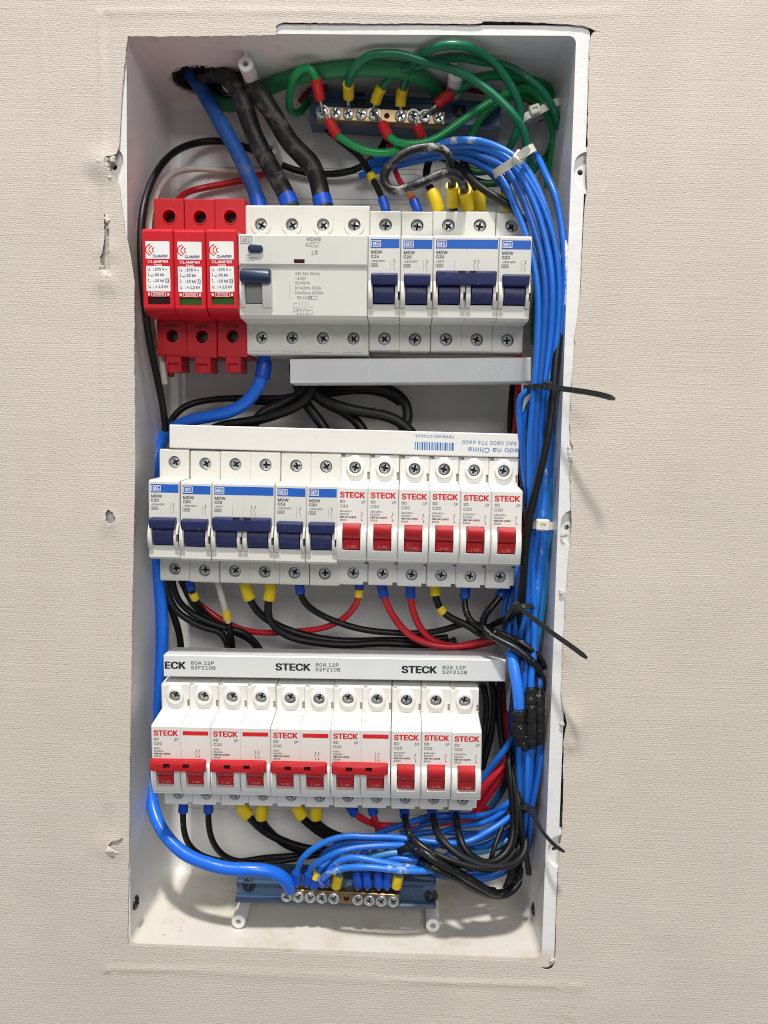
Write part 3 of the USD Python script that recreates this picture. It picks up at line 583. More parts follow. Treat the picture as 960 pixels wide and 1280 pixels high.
g1 = 'single pole grey breakers with blue levers'
breaker_mdw('small_breaker', 'grey C16 breaker with blue lever, beside the wide residual current breaker', 'C16', 1, rowmat(0, 0, .1, 0, .003), g1)
breaker_mdw('small_breaker', 'grey C25 single pole breaker with blue lever in the top row', 'C25', 1, rowmat(0, 18, -.15, 0, -.002), g1)
breaker_mdw('double_breaker', 'grey C20 double pole breaker with joined blue lever in the top row', 'C20', 2, rowmat(0, 36, .05, .15, .001), 'double pole grey breakers with joined blue lever', '~400V')
c20 = breaker_mdw('small_breaker', 'grey C20 breaker with blue lever, right end of the top row', 'C20', 1, rowmat(0, 72, -.1, 0, -.004), g1)
copy(c20, 'grey C20 breaker with blue lever at the left end of the middle row', rowmat(1, 0, .2, .2, .004))
copy(c20, 'grey C20 breaker with blue lever, just left of the C32 double breaker', rowmat(1, 18.15, -.3, -.1, -.003))
breaker_mdw('double_breaker', 'grey C32 double pole breaker with joined blue lever in the middle row', 'C32', 2, rowmat(1, 36.3, -.2, .1, .002), 'double pole grey breakers with joined blue lever', '~400V')
breaker_mdw('small_breaker', 'grey C16 breaker with blue lever, just right of the C32 double breaker', 'C16', 1, rowmat(1, 72.3, -.3, -.1, -.003), g1)
copy(c20, 'grey C20 breaker with blue lever, beside the middle row first red rocker', rowmat(1, 90.3, -.3, .1, .004))
gs = 'single pole white breakers with red rockers'
PS = 17.49
mid = ('first of the middle row red rockers, beside a blue lever', 'second of the six middle row red rockers', 'third of the six middle row red rockers',
       'fourth middle row red rocker, yellow sleeve below it', 'last but one of the middle row red rockers', 'last of the middle row, touching the blue wires')
s1 = breaker_steck('red_rocker_breaker', 'white single pole breaker, ' + mid[0], 1, rowmat(1, 107.44, .0), gs)
for k in range(1, 6): copy(s1, 'white single pole breaker, ' + mid[k], rowmat(1, 107.44 + PS * k, (.0, .1, -.1, .1, -.05, .0)[k], 0, (0, .003, -.002, .002, 0, .003)[k]))
for k, s in enumerate(('next to the double ones, bottom row', 'last but one in the bottom row', 'right end of the bottom row')):
    copy(s1, 'white single pole breaker with red rocker, ' + s, rowmat(2, PS * (8 + k) + .2, (0, .1, -.15)[k], 0, (0, -.003, .004)[k]))
gd = 'double pole white breakers with red bridge bars'
s2 = breaker_steck('red_bar_breaker', 'white double pole breaker with red bridge bar, leftmost in bottom row', 2, rowmat(2, 0), gd)
for k, s in enumerate(('second from left in bottom row', 'third from left in bottom row', 'next to the single red rockers')):
    copy(s2, 'white double pole breaker with red bridge bar, ' + s, rowmat(2, PS * 2 * (k + 1), (.0, -.1, .1)[k], 0, (.002, -.002, .001)[k]))

# ------------------------------------------------------------------ busbar covers
def cover(label, tl, tr, bl, br, y, depth, prints=None, mat='cover_grey'):
    """A U-shaped plastic channel; its front face is given by four points of the photograph at depth y."""
    P = [at(*p, y) for p in (tl, tr, br, bl)]
    c = sum(P) / 4; a = (P[1] - P[0] + P[2] - P[3]) / 2; Wd = np.linalg.norm(a); a /= Wd
    H = np.linalg.norm((P[0] - P[3] + P[1] - P[2]) / 2); f = np.array([0, -1.0, 0]); f -= a * (f @ a); f /= np.linalg.norm(f); up = np.cross(f, a) * -1
    if up[2] < 0: up = -up
    m = Gf.Matrix4d(*a, 0, *(-f), 0, *up, 0, *(c * .001), 1)
    t = thing('busbar_cover', label, 'busbar cover', m)
    prof = [(-H / 2, -depth), (-H / 2, -.5), (-H / 2 + .5, 0), (H / 2 - .6, 0), (H / 2, -.6), (H / 2, -depth), (H / 2 - 1.2, -depth), (H / 2 - 1.2, -1.4), (-H / 2 + 1.2, -1.4), (-H / 2 + 1.2, -depth)]
    obj('channel', prism(prof, -Wd / 2, Wd / 2, .25), mat, t, smooth=25)
    for s in (-3.2, 3.0): obj('copper_strip', bx(-Wd / 2 + 3, Wd / 2 - 4, s - .6, s + .6, -depth - 2, -2.5), 'copper', t)
    if prints: prints(t, Wd, H)
    return t
def p1(t, Wd, H):
    m = [bx(Wd / 2 - 8.9, Wd / 2 - 8.6, -H / 2 + 1, H / 2 - .4, 0, .25)]
    obj('end_ridge', m[0], 'cover_grey', t)
    sc = []; r = np.random.RandomState(4)
    for k in range(26):
        u, w = r.uniform(Wd / 2 - 36, Wd / 2 - 16), r.uniform(-1.5, 4); sc.append(ln(u, w, u + r.uniform(.6, 3), w + r.uniform(-.4, .4), 0, r.uniform(.1, .3)))
    obj('scratches', join(*sc), 'print_white', t, smooth=False)
cover('long plain pale grey busbar cover under the top row of breakers', (362, 448.5), (664, 447), (363, 479), (664, 476.5), 18, 18, p1)
def p2(t, Wd, H):
    q = []
    e = Wd / 2
    q += [text('SAC 0800 776 6600', e - 1.2, H / 2 - 4.6 + 0, 2.1, 0, False, 1.12, 'l', rot=True)]
    q[0] = (q[0][0] + [0, 0, 0], q[0][1])
    t2 = text('ado na China', e + .1, H / 2 - 8.6, 2.75, 0, False, 1.28, 'l', rot=True); q.append(t2)
    obj('lettering', q[0], 'print_blue', t, smooth=False); obj('lettering', q[1], 'print_blue', t, smooth=False)
    r = np.random.RandomState(8); bars = []; u = e - 38
    while u > e - 61:
        w = r.choice([.32, .5, .8, 1.0]); bars.append(bx(u - w, u, -H / 2 + 3.0, -H / 2 + 7.6, 0, .09)); u -= w + r.choice([.3, .5, .7])
    obj('barcode_digits', text('7898480 074416', e - 37.6, H / 2 - 2.0, 1.5, 0, False, 1.3, 'l', rot=True), 'print_blue', t, smooth=False)
    obj('barcode', join(*bars), 'print_blue', t, smooth=False)
cover('white busbar cover above the middle row with upside-down blue print', (211, 530), (648.5, 543), (212.5, 560.5), (648.5, 571.5), 18, 18, p2, 'white_breaker')
def p3(t, Wd, H):
    q = []
    for n, u in (('ECK', -Wd / 2 + .4), ('STECK', -Wd / 2 + 67.8), ('STECK', -Wd / 2 + 143.8)): obj('brand_lettering', heavy(n, u, -1.7 - .4 * (u > 0), 4.1, 0, 1.14, .22), 'print_black', t, smooth=False)
    for u in (-Wd / 2 + 16.5, -Wd / 2 + 92.0, -Wd / 2 + 168.2): obj('type_lettering', join(text('80A 12P', u, 1.0 - .4 * (u > 0), 2.0, 0, False, 1.25), text('S2F210B', u, -1.9 - .4 * (u > 0), 2.0, 0, False, 1.25)), 'print_black', t, smooth=False)
cover('pale grey busbar cover above the bottom row with black lettering printed three times', (205, 818), (632, 825), (204, 846), (632, 852), 18, 18, p3)

# ------------------------------------------------------------------ wires
def spline(P, step=2.2):
    P = np.array(P, float)
    if len(P) == 2: P = np.array([P[0], (P[0] + P[1]) / 2, P[1]])
    t = np.r_[0, np.cumsum(np.sqrt(np.linalg.norm(np.diff(P, axis=0), axis=1)))]
    cs = CubicSpline(t, P); q = cs(np.linspace(0, t[-1], 40 * len(P)))
    s = np.r_[0, np.cumsum(np.linalg.norm(np.diff(q, axis=0), axis=1))]
    n = max(6, int(s[-1] / step)); ss = np.linspace(0, s[-1], n + 1)
    return np.stack([np.interp(ss, s, q[:, k]) for k in range(3)], 1), ss
def frames(p, hint=(0.3, 1, .2)):
    T = np.gradient(p, axis=0); T /= np.linalg.norm(T, axis=1)[:, None]
    a = np.cross(T[0], hint); a /= np.linalg.norm(a); A = [a]
    for k in range(1, len(p)):
        a = A[-1] - T[k] * (A[-1] @ T[k]); A.append(a / np.linalg.norm(a))
    A = np.array(A); return T, A, np.cross(T, A)
def sweep(p, sec, hint=(0.3, 1, .2), scale=None, dome=True):
    """Sweeps a closed section (list of 2D points) along the points p, with caps."""
    T, A, B = frames(p, hint); sec = np.array(sec); n, m = len(p), len(sec)
    sc = np.ones(n) if scale is None else np.asarray(scale)
    V = p[:, None] + sc[:, None, None] * (sec[None, :, :1] * A[:, None] + sec[None, :, 1:] * B[:, None])
    i, j = np.meshgrid(np.arange(n - 1), np.arange(m), indexing='ij'); j2 = (j + 1) % m
    F = np.stack([i * m + j, i * m + j2, (i + 1) * m + j2, (i + 1) * m + j], -1).reshape(-1, 4)
    F = np.vstack([F[:, [0, 1, 2]], F[:, [0, 2, 3]]])
    V = np.vstack([V.reshape(-1, 3), p[0], p[-1]]); k = np.arange(m); k2 = (k + 1) % m
    F = np.vstack([F, np.stack([k2, k, np.full(m, n * m)], 1), np.stack([(n - 1) * m + k, (n - 1) * m + k2, np.full(m, n * m + 1)], 1)])
    return V, F
def circ(r, n=12): a = np.linspace(0, 2 * np.pi, n, endpoint=False); return np.stack([r * np.cos(a), r * np.sin(a)], 1)
def tube(P, r, step=2.2, n=12, wob=0.0, seed=0):
    p, s = spline(P, step); sc = np.ones(len(p))
    if wob: sc = 1 + wob * (meshkit.noise(np.stack([s / 9, 0 * s, 0 * s], 1), seed) - .5) * 2
    return sweep(p, circ(r, n), scale=sc)
def cut_path(P, a, b, step=1.0):
    p, s = spline(P, step); b = s[-1] + b if b <= 0 else b; a = s[-1] + a if a < 0 else a
    ss = np.linspace(a, b, max(3, int((b - a) / step) + 1))
    return np.stack([np.interp(ss, s, p[:, k]) for k in range(3)], 1)
seedn = [0]
def wire(name, label, color, r, pts, parts=(), group=None, mat=None, wob=.03, taper=None):
    """A wire through points (px, py, depth). parts: (name, from, to, radius, material) measured along the wire in mm, negative = from its far end."""
    P = [at(*p) for p in pts]; seedn[0] += 1
    g = tube(P, r, wob=wob, seed=seedn[0]); m = mat or 'wire_' + color
    if not parts: return obj(name, g, m, None, label, 60, 'cable' if 'cable' in name else 'wire', group)
    o = P[0]
    t = thing(name, label, 'cable' if 'cable' in name else 'wire', Gf.Matrix4d(1).SetTranslate(Gf.Vec3d(*(o * .001))), group)
    loc = lambda q: (q[0] - o, q[1])
    head = [q for q in parts if (q[0] == 'crimp_sleeve' or (q[0] == 'ferrule_sleeve' and group and 'terminal bar' in group)) and q[1] >= 0]
    if head:
        a = head[0][1] + 1.0; L_ = spline(P)[1][-1]; g = sweep(cut_path(P, a, L_, 2.2), circ(r), scale=None)
        obj('ferrule_pin', loc(sweep(cut_path(P, 0, a + .5), circ(1.15, 10))), 'tin_metal', t, smooth=60)
    obj('insulation', loc(g), m, t, smooth=60)
    for (pn, a, b, pr, pm) in parts:
        if a > 500:                                  # given as heights in the photograph
            q, ss = spline(P, 1.0); z = np.array([at(400, v % 1000, 15)[2] for v in (a, b)]); i0 = int(np.argmax(q[:, 2] < z[0])); a, b = ss[i0], ss[i0 + int(np.argmax(q[i0:, 2] < z[1]))]
        p = cut_path(P, a, b)
        k = len(p); sc = np.ones(k)
        if pn in ('ferrule_sleeve', 'crimp_sleeve'):
            x = np.linspace(0, 1, k); sc = 1 + .05 * np.maximum(0, 1 - x / .3) if a < 0 else 1 + .05 * np.maximum(0, (x - .7) / .3)
            sc[0] *= .96; sc[-1] *= .96
        if pn == 'tape_wrap':
            x = np.linspace(0, 1, k); sc = .72 + .28 * np.minimum(1, np.minimum(x, 1 - x) * 6) + .24 * (np.random.RandomState(seedn[0]).rand(k) - .5)
        if pn == 'paint_mark': p = p + np.array([.9, -1.3, 0]); sc = (.6 + .5 * np.random.RandomState(2).rand(k)) * np.minimum(1, np.minimum(np.arange(k), k - 1 - np.arange(k)) / 6 + .1)
        if pn == 'marker_ring': sc = 1 + .12 * (np.random.RandomState(seedn[0]).rand(k) - .5)
        obj(pn, loc(sweep(p, circ(pr, 14), scale=sc)), pm, t, smooth=50)
    return t
FS = lambda a, b, r, c: ('ferrule_sleeve', a, b, r, 'sleeve_' + c)
MK = lambda a, b, r=2.7, c='tag_yellow': ('marker_ring', a, b, r, c)

# thick feeders from the cable entry
wire('feeder_cable', 'thick blue dusty cable from the top left opening into the wide breaker', 'blue', 4.7, [(238, 92, 58), (252, 112, 55), (270, 143, 50), (290, 178, 45), (308, 214, 42), (320, 244, 39), (326, 268, 37)], [('end_sleeve', -10, -1, 5.0, 'sleeve_blue')], mat='cable_blue', wob=.04)
wire('feeder_cable', 'left one of two thick black dusty cables curving into the wide breaker', 'black', 5.4, [(252, 100, 62), (262, 92, 46), (284, 97, 38), (300, 118, 37), (311, 150, 40), (326, 186, 42), (346, 222, 40), (364, 260, 37)], [('end_sleeve', -8, -1, 5.6, 'sleeve_blue')], mat='cable_black', wob=.05)
wire('feeder_cable', 'right one of two thick black dusty cables, kinked and ringed with white paint', 'black', 5.7, [(268, 110, 66), (290, 103, 52), (312, 106, 38), (330, 126, 33), (347, 153, 35), (366, 182, 39), (388, 205, 41), (398, 228, 40), (406, 262, 37)], [('end_sleeve', -8, -1, 5.9, 'sleeve_blue'), ('paint_ring', 17, 20, 5.85, 'nylon_white')], mat='cable_black', wob=.05)
wire('earth_cable', 'thick green cable running behind the upper terminal bar', 'cablegreen', 4.5, [(250, 108, 56), (272, 128, 64), (300, 128, 62), (335, 110, 50), (380, 94, 35), (430, 87, 28), (480, 86, 27), (515, 92, 32), (540, 108, 46), (556, 130, 60)], mat='wire_cablegreen')

# earth wires
G = 'green earth wires at the upper terminal bar'
wire('earth_wire', 'green wire from the leftmost yellow sleeve, arching in front over the others', 'green', 2.3, [(435, 131, 40), (435.5, 112, 32), (437, 97, 23), (445, 83, 17), (459, 71, 13), (478, 67, 11), (500, 68, 11), (528, 76, 12), (564, 86, 15), (592, 100, 13), (615, 117, 12), (635, 136, 12), (649, 154, 14), (656, 171, 18), (659, 188, 22), (668, 215, 30)], [FS(4, 14, 3.3, 'yellow')], G)
wire('earth_wire', 'green wire from the middle yellow sleeve, widest arc reaching the right wall', 'green', 2.2, [(467, 135, 42), (471, 122, 38), (476, 111, 34), (483, 103, 31), (495, 92, 28), (511, 85, 25), (530, 81, 23), (557, 74, 19), (580, 73, 18), (603, 77, 20), (628, 81, 22), (647, 89, 25), (665, 102, 27), (681, 118, 30), (693, 139, 34), (701, 163, 40), (703, 182, 48), (697, 210, 58)], [FS(3, 13, 3.3, 'yellow')], G)
wire('earth_wire', 'green wire from the third yellow sleeve, rising steeply behind then over the top', 'green', 2.3, [(501, 138, 43), (501, 126, 41), (502.5, 115, 38), (505.5, 104, 34), (510, 90, 28), (520, 75, 18), (537, 63, 7), (557, 57, 2), (578, 57, 2), (599, 65, 8), (619, 81, 15), (635, 102, 20), (647, 125, 24), (650, 145, 28), (645, 167, 32), (637, 184, 38)], [FS(2, 12, 3.3, 'yellow')], G)
wire('earth_wire', 'bright green wire from the lower left red lug, disappearing behind the black loop', 'brightgreen', 2.2, [(407, 145, 36), (414, 157, 35), (422, 169, 34), (430, 175, 33), (448, 185, 32), (469, 190.5, 32), (490, 190, 34), (510, 184, 40), (530, 184, 48), (560, 190, 56)], [('crimp_sleeve', 4, 15, 3.1, 'sleeve_red')], G)
wire('earth_wire', 'bright green wire from the second red lug, sweeping up then down the right side', 'brightgreen', 2.3, [(474, 148, 36), (479, 158, 35), (486, 170, 33), (495, 177, 32), (510, 180, 31), (527, 179, 31), (547, 172, 31), (569, 157, 31), (592, 141, 31), (615, 126, 32), (633, 117, 34), (652, 111, 37), (670, 116, 40), (681, 136, 43), (690, 158, 46), (691, 182, 50), (688, 206, 55), (684, 235, 60)], [('crimp_sleeve', 4, 14, 3.1, 'sleeve_red')], G)
wire('earth_wire', 'bright green wire from the slanted red lug at the bar\'s right', 'brightgreen', 2.3, [(541, 136, 38), (552, 126, 38), (564, 117, 38), (576, 110, 39), (592, 102, 39), (608, 96, 38), (628, 95, 38), (648, 98, 41), (670, 102, 45), (686, 112, 52), (696, 130, 56), (699, 150, 60)], [('crimp_sleeve', 3, 14, 3.3, 'sleeve_red')], G)
wire('earth_wire', 'green wire behind, slanting down from the arcs to the blue bundle', 'brightgreen', 2.1, [(588, 172, 48), (597, 155, 46), (610, 139, 45), (628, 126, 45), (644, 120, 46), (662, 122, 50), (676, 137, 55)], (), G)
wire('earth_wire', 'bright green wire looping left of the upper terminal bar into a red lug', 'brightgreen', 2.3, [(402, 132, 37), (399, 119, 32), (396, 104, 26), (391, 90, 22), (381, 85, 22), (371, 92, 24), (364, 109, 32), (361, 128, 42), (366, 141, 52), (375, 140, 57), (383, 130, 61), (392, 124, 64)], [('crimp_sleeve', 4, 16, 3.2, 'sleeve_red')], G)
wire('earth_wire', 'short green stub ending in a small red lug under the bar', 'brightgreen', 2.0, [(518, 150, 38), (521, 158, 39), (526, 168, 42), (535, 178, 48)], [('crimp_sleeve', 3, 10, 2.9, 'sleeve_red')], G)
wire('earth_wire', 'dark green curl low behind the blue bundle', 'darkgreen', 2.2, [(582, 208, 55), (592, 214, 54), (607, 214, 54), (625, 207, 55), (640, 196, 58)], (), G)
wire('earth_wire', 'lowest dark green curl behind the blue bundle, near the yellow sleeves', 'darkgreen', 2.2, [(588, 222, 60), (602, 228, 60), (620, 229, 60), (645, 222, 60), (675, 205, 62), (690, 180, 62)], (), G)
wire('earth_wire', 'green wire running straight down at the right wall behind the blue bundle', 'green', 2.3, [(646, 104, 48), (664, 108, 52), (682, 124, 57), (690, 150, 60), (694, 190, 62), (690, 240, 64), (676, 330, 66), (668, 430, 66)], (), G)
wire('lead_wire', 'dark red wire showing behind the green arcs near the white tie', 'darkred', 1.7, [(560, 104, 50), (590, 112, 58), (630, 118, 62), (662, 126, 68), (676, 150, 68)])
wire('lead_wire', 'short orange-red wire end left of the upper terminal bar', 'darkred', 1.8, [(375, 127, 66), (384, 116, 60), (392, 112, 56), (410, 110, 54)])

# left side and back of the top compartment
wire('lead_wire', 'long black wire curving from the left wall across the back to the upper terminal bar', 'black', 2.1, [(207, 538, 36), (198, 480, 22), (186, 420, 12), (178, 350, 7), (176, 290, 8), (183, 245, 18), (198, 212, 36), (217, 191, 52), (245, 179, 66), (280, 177, 71), (316, 188, 71), (352, 206, 71), (385, 216, 71), (420, 217, 70), (446, 211, 68), (466, 198, 67), (482, 176, 68)])
wire('lead_wire', 'white wire bending from the left wall across the back of the top compartment', 'white', 1.9, [(206, 480, 34), (194, 380, 22), (186, 300, 18), (190, 258, 26), (202, 231, 40), (219, 216, 56), (245, 211, 69), (290, 214, 72), (330, 213, 72), (350, 209, 73)])
wire('lead_wire', 'red wire rising behind the red surge protectors along the back', 'red', 2.1, [(214, 470, 54), (208, 400, 46), (208, 300, 48), (223, 250, 58), (245, 237, 69), (290, 228, 71), (320, 220, 72), (345, 210, 73)])
wire('lead_wire', 'black wire with yellow marker entering the C16 breaker of the top row', 'black', 1.9, [(483, 268, 38), (480.5, 256, 38), (475, 242, 40), (464, 220, 45), (450, 197, 52), (430, 180, 57), (412, 165, 61), (398, 148, 64)], [FS(1, 10, 2.9, 'blue'), MK(24, 29)])
wire('lead_wire', 'red wire with orange marker entering the C25 breaker of the top row', 'red', 1.7, [(523, 268, 38), (520, 257, 38), (514, 246, 41), (504, 233, 46), (494, 214, 55), (489, 190, 63), (487, 165, 68)], [FS(1, 9, 2.9, 'blue'), MK(11, 19, 2.2, 'tag_orange')])
wire('jumper_wire', 'stiff black jumper wire bent into a loop in front, its top faces scuffed white', 'greyblack', 2.5, [(567, 268, 30), (566, 246, 25), (564.5, 224, 14), (563, 208, 4), (560, 195, 0), (551, 186.5, -3), (536, 184, -4), (514, 188, -4), (494, 200, -4), (481, 217, -3), (481, 229, -2), (489, 237, -2), (503, 237, -3), (520, 231, -4), (537, 224, -4), (553, 217, -3), (566, 217, 0), (576, 226, 8), (582, 242, 20), (586, 268, 30)], [FS(4, 18, 3.7, 'yellow'), FS(-17, -3, 3.9, 'yellow')], wob=.05, mat='wire_scuffed')
wire('jumper_wire', 'black wire from the leftmost big yellow sleeve, going back upward', 'black', 2.3, [(550, 270, 34), (546, 254, 34), (541, 241, 36), (535, 230, 42), (533, 216, 52), (537, 200, 62)], [FS(2, 15, 3.9, 'yellow')])
wire('jumper_wire', 'black wire from a yellow sleeve slanting down right in front to the end breaker', 'greyblack', 2.2, [(550, 196, 52), (562, 202, 44), (578, 213, 34), (592, 227, 22), (611, 241, 15), (632, 254, 12), (648, 268, 14), (657, 290, 22), (662, 330, 30)], wob=.06)
wire('jumper_wire', 'short black wire hanging into the fourth big yellow sleeve', 'black', 2.3, [(600, 270, 34), (599.5, 256, 34), (598, 242, 34), (592, 229, 36), (584, 214, 44), (578, 196, 54)], [FS(2, 14, 3.8, 'yellow')])
wire('jumper_wire', 'short black wire in the rightmost yellow sleeve, half hidden by blue wires', 'black', 2.1, [(637, 270, 36), (635, 256, 36), (631, 240, 38), (629, 226, 44), (630, 205, 56)], [FS(2, 13, 3.7, 'yellow')])

# thick blue cable down the left side
wire('neutral_cable', 'thick bright blue cable from the wide breaker down the left side to the bottom bar', 'blue', 3.9, [(330, 446, 37), (330, 458, 36), (325, 478, 36), (308, 502, 38), (280, 517, 42), (245, 524, 46), (216, 536, 50), (200, 556, 50), (191, 590, 46), (188, 640, 42), (190, 690, 42), (198, 730, 44), (203, 780, 46), (201, 830, 46), (195, 880, 44), (189, 930, 42), (188, 980, 36), (194, 1018, 26), (208, 1045, 17), (231, 1067, 10), (258, 1079, 6), (288, 1086, 4), (318, 1087, 4), (342, 1091, 6), (357, 1101, 9), (362, 1112, 12)],
     [FS(3, 13, 4.6, 'blue')], mat='cable_bright_blue', wob=.02)

# black feeders between the rows
B = 'thick black cables between the top and middle rows'
wire('link_cable', 'thick black cable dropping from the grey cover and bending right behind it', 'black', 3.3, [(368, 456, 52), (371, 478, 50), (382, 503, 48), (396, 522, 46), (412, 548, 44)], (), B)
wire('link_cable', 'thick black cable making a rounded loop at the right', 'greyblack', 3.2, [(384, 486, 56), (410, 487, 56), (445, 484, 54), (476, 485, 52), (498, 494, 50), (509, 511, 48), (508, 528, 47), (500, 552, 46)], (), B)
wire('link_cable', 'thick black cable in a flat S-curve to the right, in front of the loop', 'greyblack', 3.3, [(386, 470, 46), (396, 492, 44), (412, 503, 43), (432, 510, 42), (455, 515, 42), (478, 519, 42), (498, 527, 42), (518, 546, 42)], (), B)
wire('link_cable', 'thick black cable slanting down right under the S-curve', 'black', 3.3, [(388, 478, 52), (402, 500, 52), (420, 510, 51), (440, 522, 50), (458, 548, 48)], (), B)
wire('link_cable', 'black cable sweeping from the grey cover down left in front', 'black', 3.1, [(390, 478, 42), (386, 494, 41), (372, 507, 41), (346, 518, 42), (316, 526, 43), (284, 531, 44), (262, 540, 46)], (), B)
wire('link_cable', 'short black cable curving left between two others', 'greyblack', 3.0, [(384, 484, 48), (370, 495, 48), (350, 506, 48), (330, 515, 47), (320, 526, 46), (316, 548, 46)], (), B)
wire('lead_wire', 'thin black wire arching from the left wall to the cables under the grey cover', 'black', 2.1, [(192, 590, 56), (198, 556, 56), (210, 532, 58), (226, 512, 60), (250, 502, 62), (290, 498, 62), (330, 498, 60), (362, 496, 58), (384, 488, 56)])
wire('lead_wire', 'black wire running level behind the middle black cables', 'black', 2.0, [(300, 500, 68), (350, 503, 68), (390, 497, 68), (450, 489, 68), (500, 505, 68)])
wire('lead_wire', 'red wire hanging straight down between the top and middle rows at right', 'red', 2.0, [(648, 440, 60), (648, 480, 58), (646, 515, 58), (643, 560, 58), (650, 640, 60), (648, 740, 58)])
wire('lead_wire', 'black wire beside the red one, between the top and middle rows at right', 'black', 2.0, [(642, 440, 64), (641, 480, 63), (638, 520, 62), (640, 560, 62)])

# the bundle down the right side
BL = 'blue wires tied in the bundle down the right side'
S = [('outermost one on the right, loose beside the white tie', 'blue', [(655, 172, 48), (659, 180, 42), (666, 188, 34), (675, 202, 24), (684, 222, 14), (693, 242, 8), (703, 292, 4), (706, 350, 4), (701, 415, 6), (692, 470, 9), (688, 540, 14), (686, 600, 18)]),
     ('topmost at the white tie, whitened by plaster', 'painted', [(470, 198, 62), (505, 191, 48), (536, 187, 34), (556, 178, 27), (580, 175, 21), (605, 178, 15), (626, 186, 10), (648, 200, 6), (671, 234, 4), (690, 290, 3), (698, 350, 3), (694, 430, 5), (687, 485, 6), (681, 560, 9), (678, 640, 9), (673, 710, 12), (668, 770, 14), (660, 830, 16)]),
     ('second of those arching through the white tie', 'blue', [(462, 205, 66), (490, 198, 54), (520, 191, 40), (550, 184, 32), (578, 181, 25), (604, 186, 17), (622, 193, 12), (640, 206, 7), (663, 243, 3), (680, 292, 2), (690, 352, 1), (687, 430, 4), (680, 485, 5), (675, 560, 8), (673, 640, 8), (667, 710, 12), (668, 800, 10), (664, 850, 5), (664, 890, 5), (664, 930, 10), (663, 960, 14), (660, 1005, 16), (658, 1040, 20)]),
     ('third of those arching through the white tie', 'deepblue', [(455, 212, 66), (480, 203, 56), (505, 198, 46), (540, 191, 38), (575, 188, 29), (600, 195, 19), (618, 203, 13), (634, 213, 8), (654, 250, 4), (669, 292, 2), (681, 352, 1), (679, 430, 3), (674, 485, 4), (669, 560, 7), (668, 640, 8), (660, 710, 12), (660, 800, 12), (656, 850, 8), (655, 890, 8), (656, 930, 12), (655, 960, 16), (654, 1005, 16), (651, 1040, 22)]),
     ('innermost one of the bundle at the white tie', 'blue', [(450, 220, 67), (475, 212, 60), (500, 206, 52), (535, 198, 44), (570, 195, 34), (595, 202, 23), (613, 212, 16), (627, 222, 11), (643, 256, 7), (657, 292, 5), (671, 352, 3), (672, 430, 4), (668, 485, 5), (663, 560, 9), (662, 640, 10), (650, 720, 16), (645, 800, 20), (652, 870, 24)]),
     ('left of two bulging beside the end breaker', 'blue', [(672, 470, 14), (663, 486, 13), (653, 494, 14), (649, 508, 16), (651, 540, 18), (655, 590, 20), (661, 630, 18), (662, 680, 22), (648, 750, 28), (640, 790, 30)]),
     ('right of two bulging beside the end breaker', 'deepblue', [(676, 476, 18), (666, 500, 17), (658, 516, 17), (655, 550, 18), (660, 590, 17), (664, 640, 16), (664, 700, 20), (660, 760, 22), (671, 820, 16), (674, 860, 8), (674, 900, 8), (674, 930, 12), (671, 965, 16), (664, 1005, 18), (663, 1040, 26)]),
     ('teal one next to the right wall', 'teal', [(700, 380, 18), (694, 470, 18), (690, 540, 18), (687, 600, 18), (686, 650, 17), (683, 700, 17), (678, 760, 18), (671, 805, 20), (668, 850, 26)]),
     ('deep one behind the bundle at its upper half', 'deepblue', [(580, 198, 46), (612, 215, 36), (640, 250, 28), (660, 300, 24), (676, 380, 20), (682, 440, 18), (682, 520, 20), (678, 600, 22), (676, 700, 24), (672, 780, 28)]),
     ('deep one behind the bundle at its lower half', 'deepblue', [(676, 620, 28), (672, 700, 28), (655, 780, 30), (644, 850, 34), (640, 905, 36), (648, 960, 34), (655, 1005, 28), (650, 1060, 34)])]
S += [('fine one between the top two at the white tie', 'blue', [(560, 184, 30), (600, 184, 18), (630, 194, 9), (655, 218, 4), (680, 262, 2), (696, 320, 1), (698, 400, 3), (690, 470, 5), (684, 530, 8), (682, 600, 10), (680, 680, 12), (672, 750, 14), (664, 800, 14), (659, 850, 10)]),
      ('fine teal one behind the middle white tie', 'teal', [(690, 300, 10), (700, 360, 8), (697, 430, 10), (689, 500, 12), (684, 570, 13), (683, 640, 13), (680, 720, 15), (674, 780, 18), (668, 840, 22)]),
      ('fine one crossing left below the middle white tie', 'deepblue', [(676, 600, 12), (676, 650, 9), (672, 700, 11), (662, 750, 13), (650, 800, 14), (646, 850, 16), (652, 900, 18), (660, 950, 18)]),
      ('fine one left of the black diagonal wire', 'paleblue', [(666, 500, 20), (660, 540, 19), (659, 590, 20), (664, 640, 18), (660, 700, 18), (650, 740, 20), (642, 780, 24)]),
      ('fine one nearest the wall below the black tape', 'deepblue', [(672, 905, 16), (676, 940, 14), (672, 975, 12), (665, 1008, 12), (662, 1040, 16), (656, 1065, 24)]),
      ('fine one in the middle below the black tape', 'blue', [(658, 900, 14), (660, 940, 12), (659, 975, 10), (658, 1008, 12), (655, 1036, 16), (648, 1058, 24)])]
for k, (lab, col, pts) in enumerate(S):
    parts = []
    if k == 2: parts = [('tape_wrap', 843, 922, 3.5, 'tape_black')]
    if k == 3: parts = [('tape_wrap', 850, 926, 3.5, 'tape_black')]
    if k == 6: parts = [('tape_wrap', 846, 918, 3.4, 'tape_black')]
    if k == 0: parts = [('paint_mark', 1298, 1392, 1.35, 'print_white')]
    wire('blue_wire', 'blue wire of the right bundle, ' + lab, col, 2.0 if k < 10 else 1.7, pts, parts, BL)
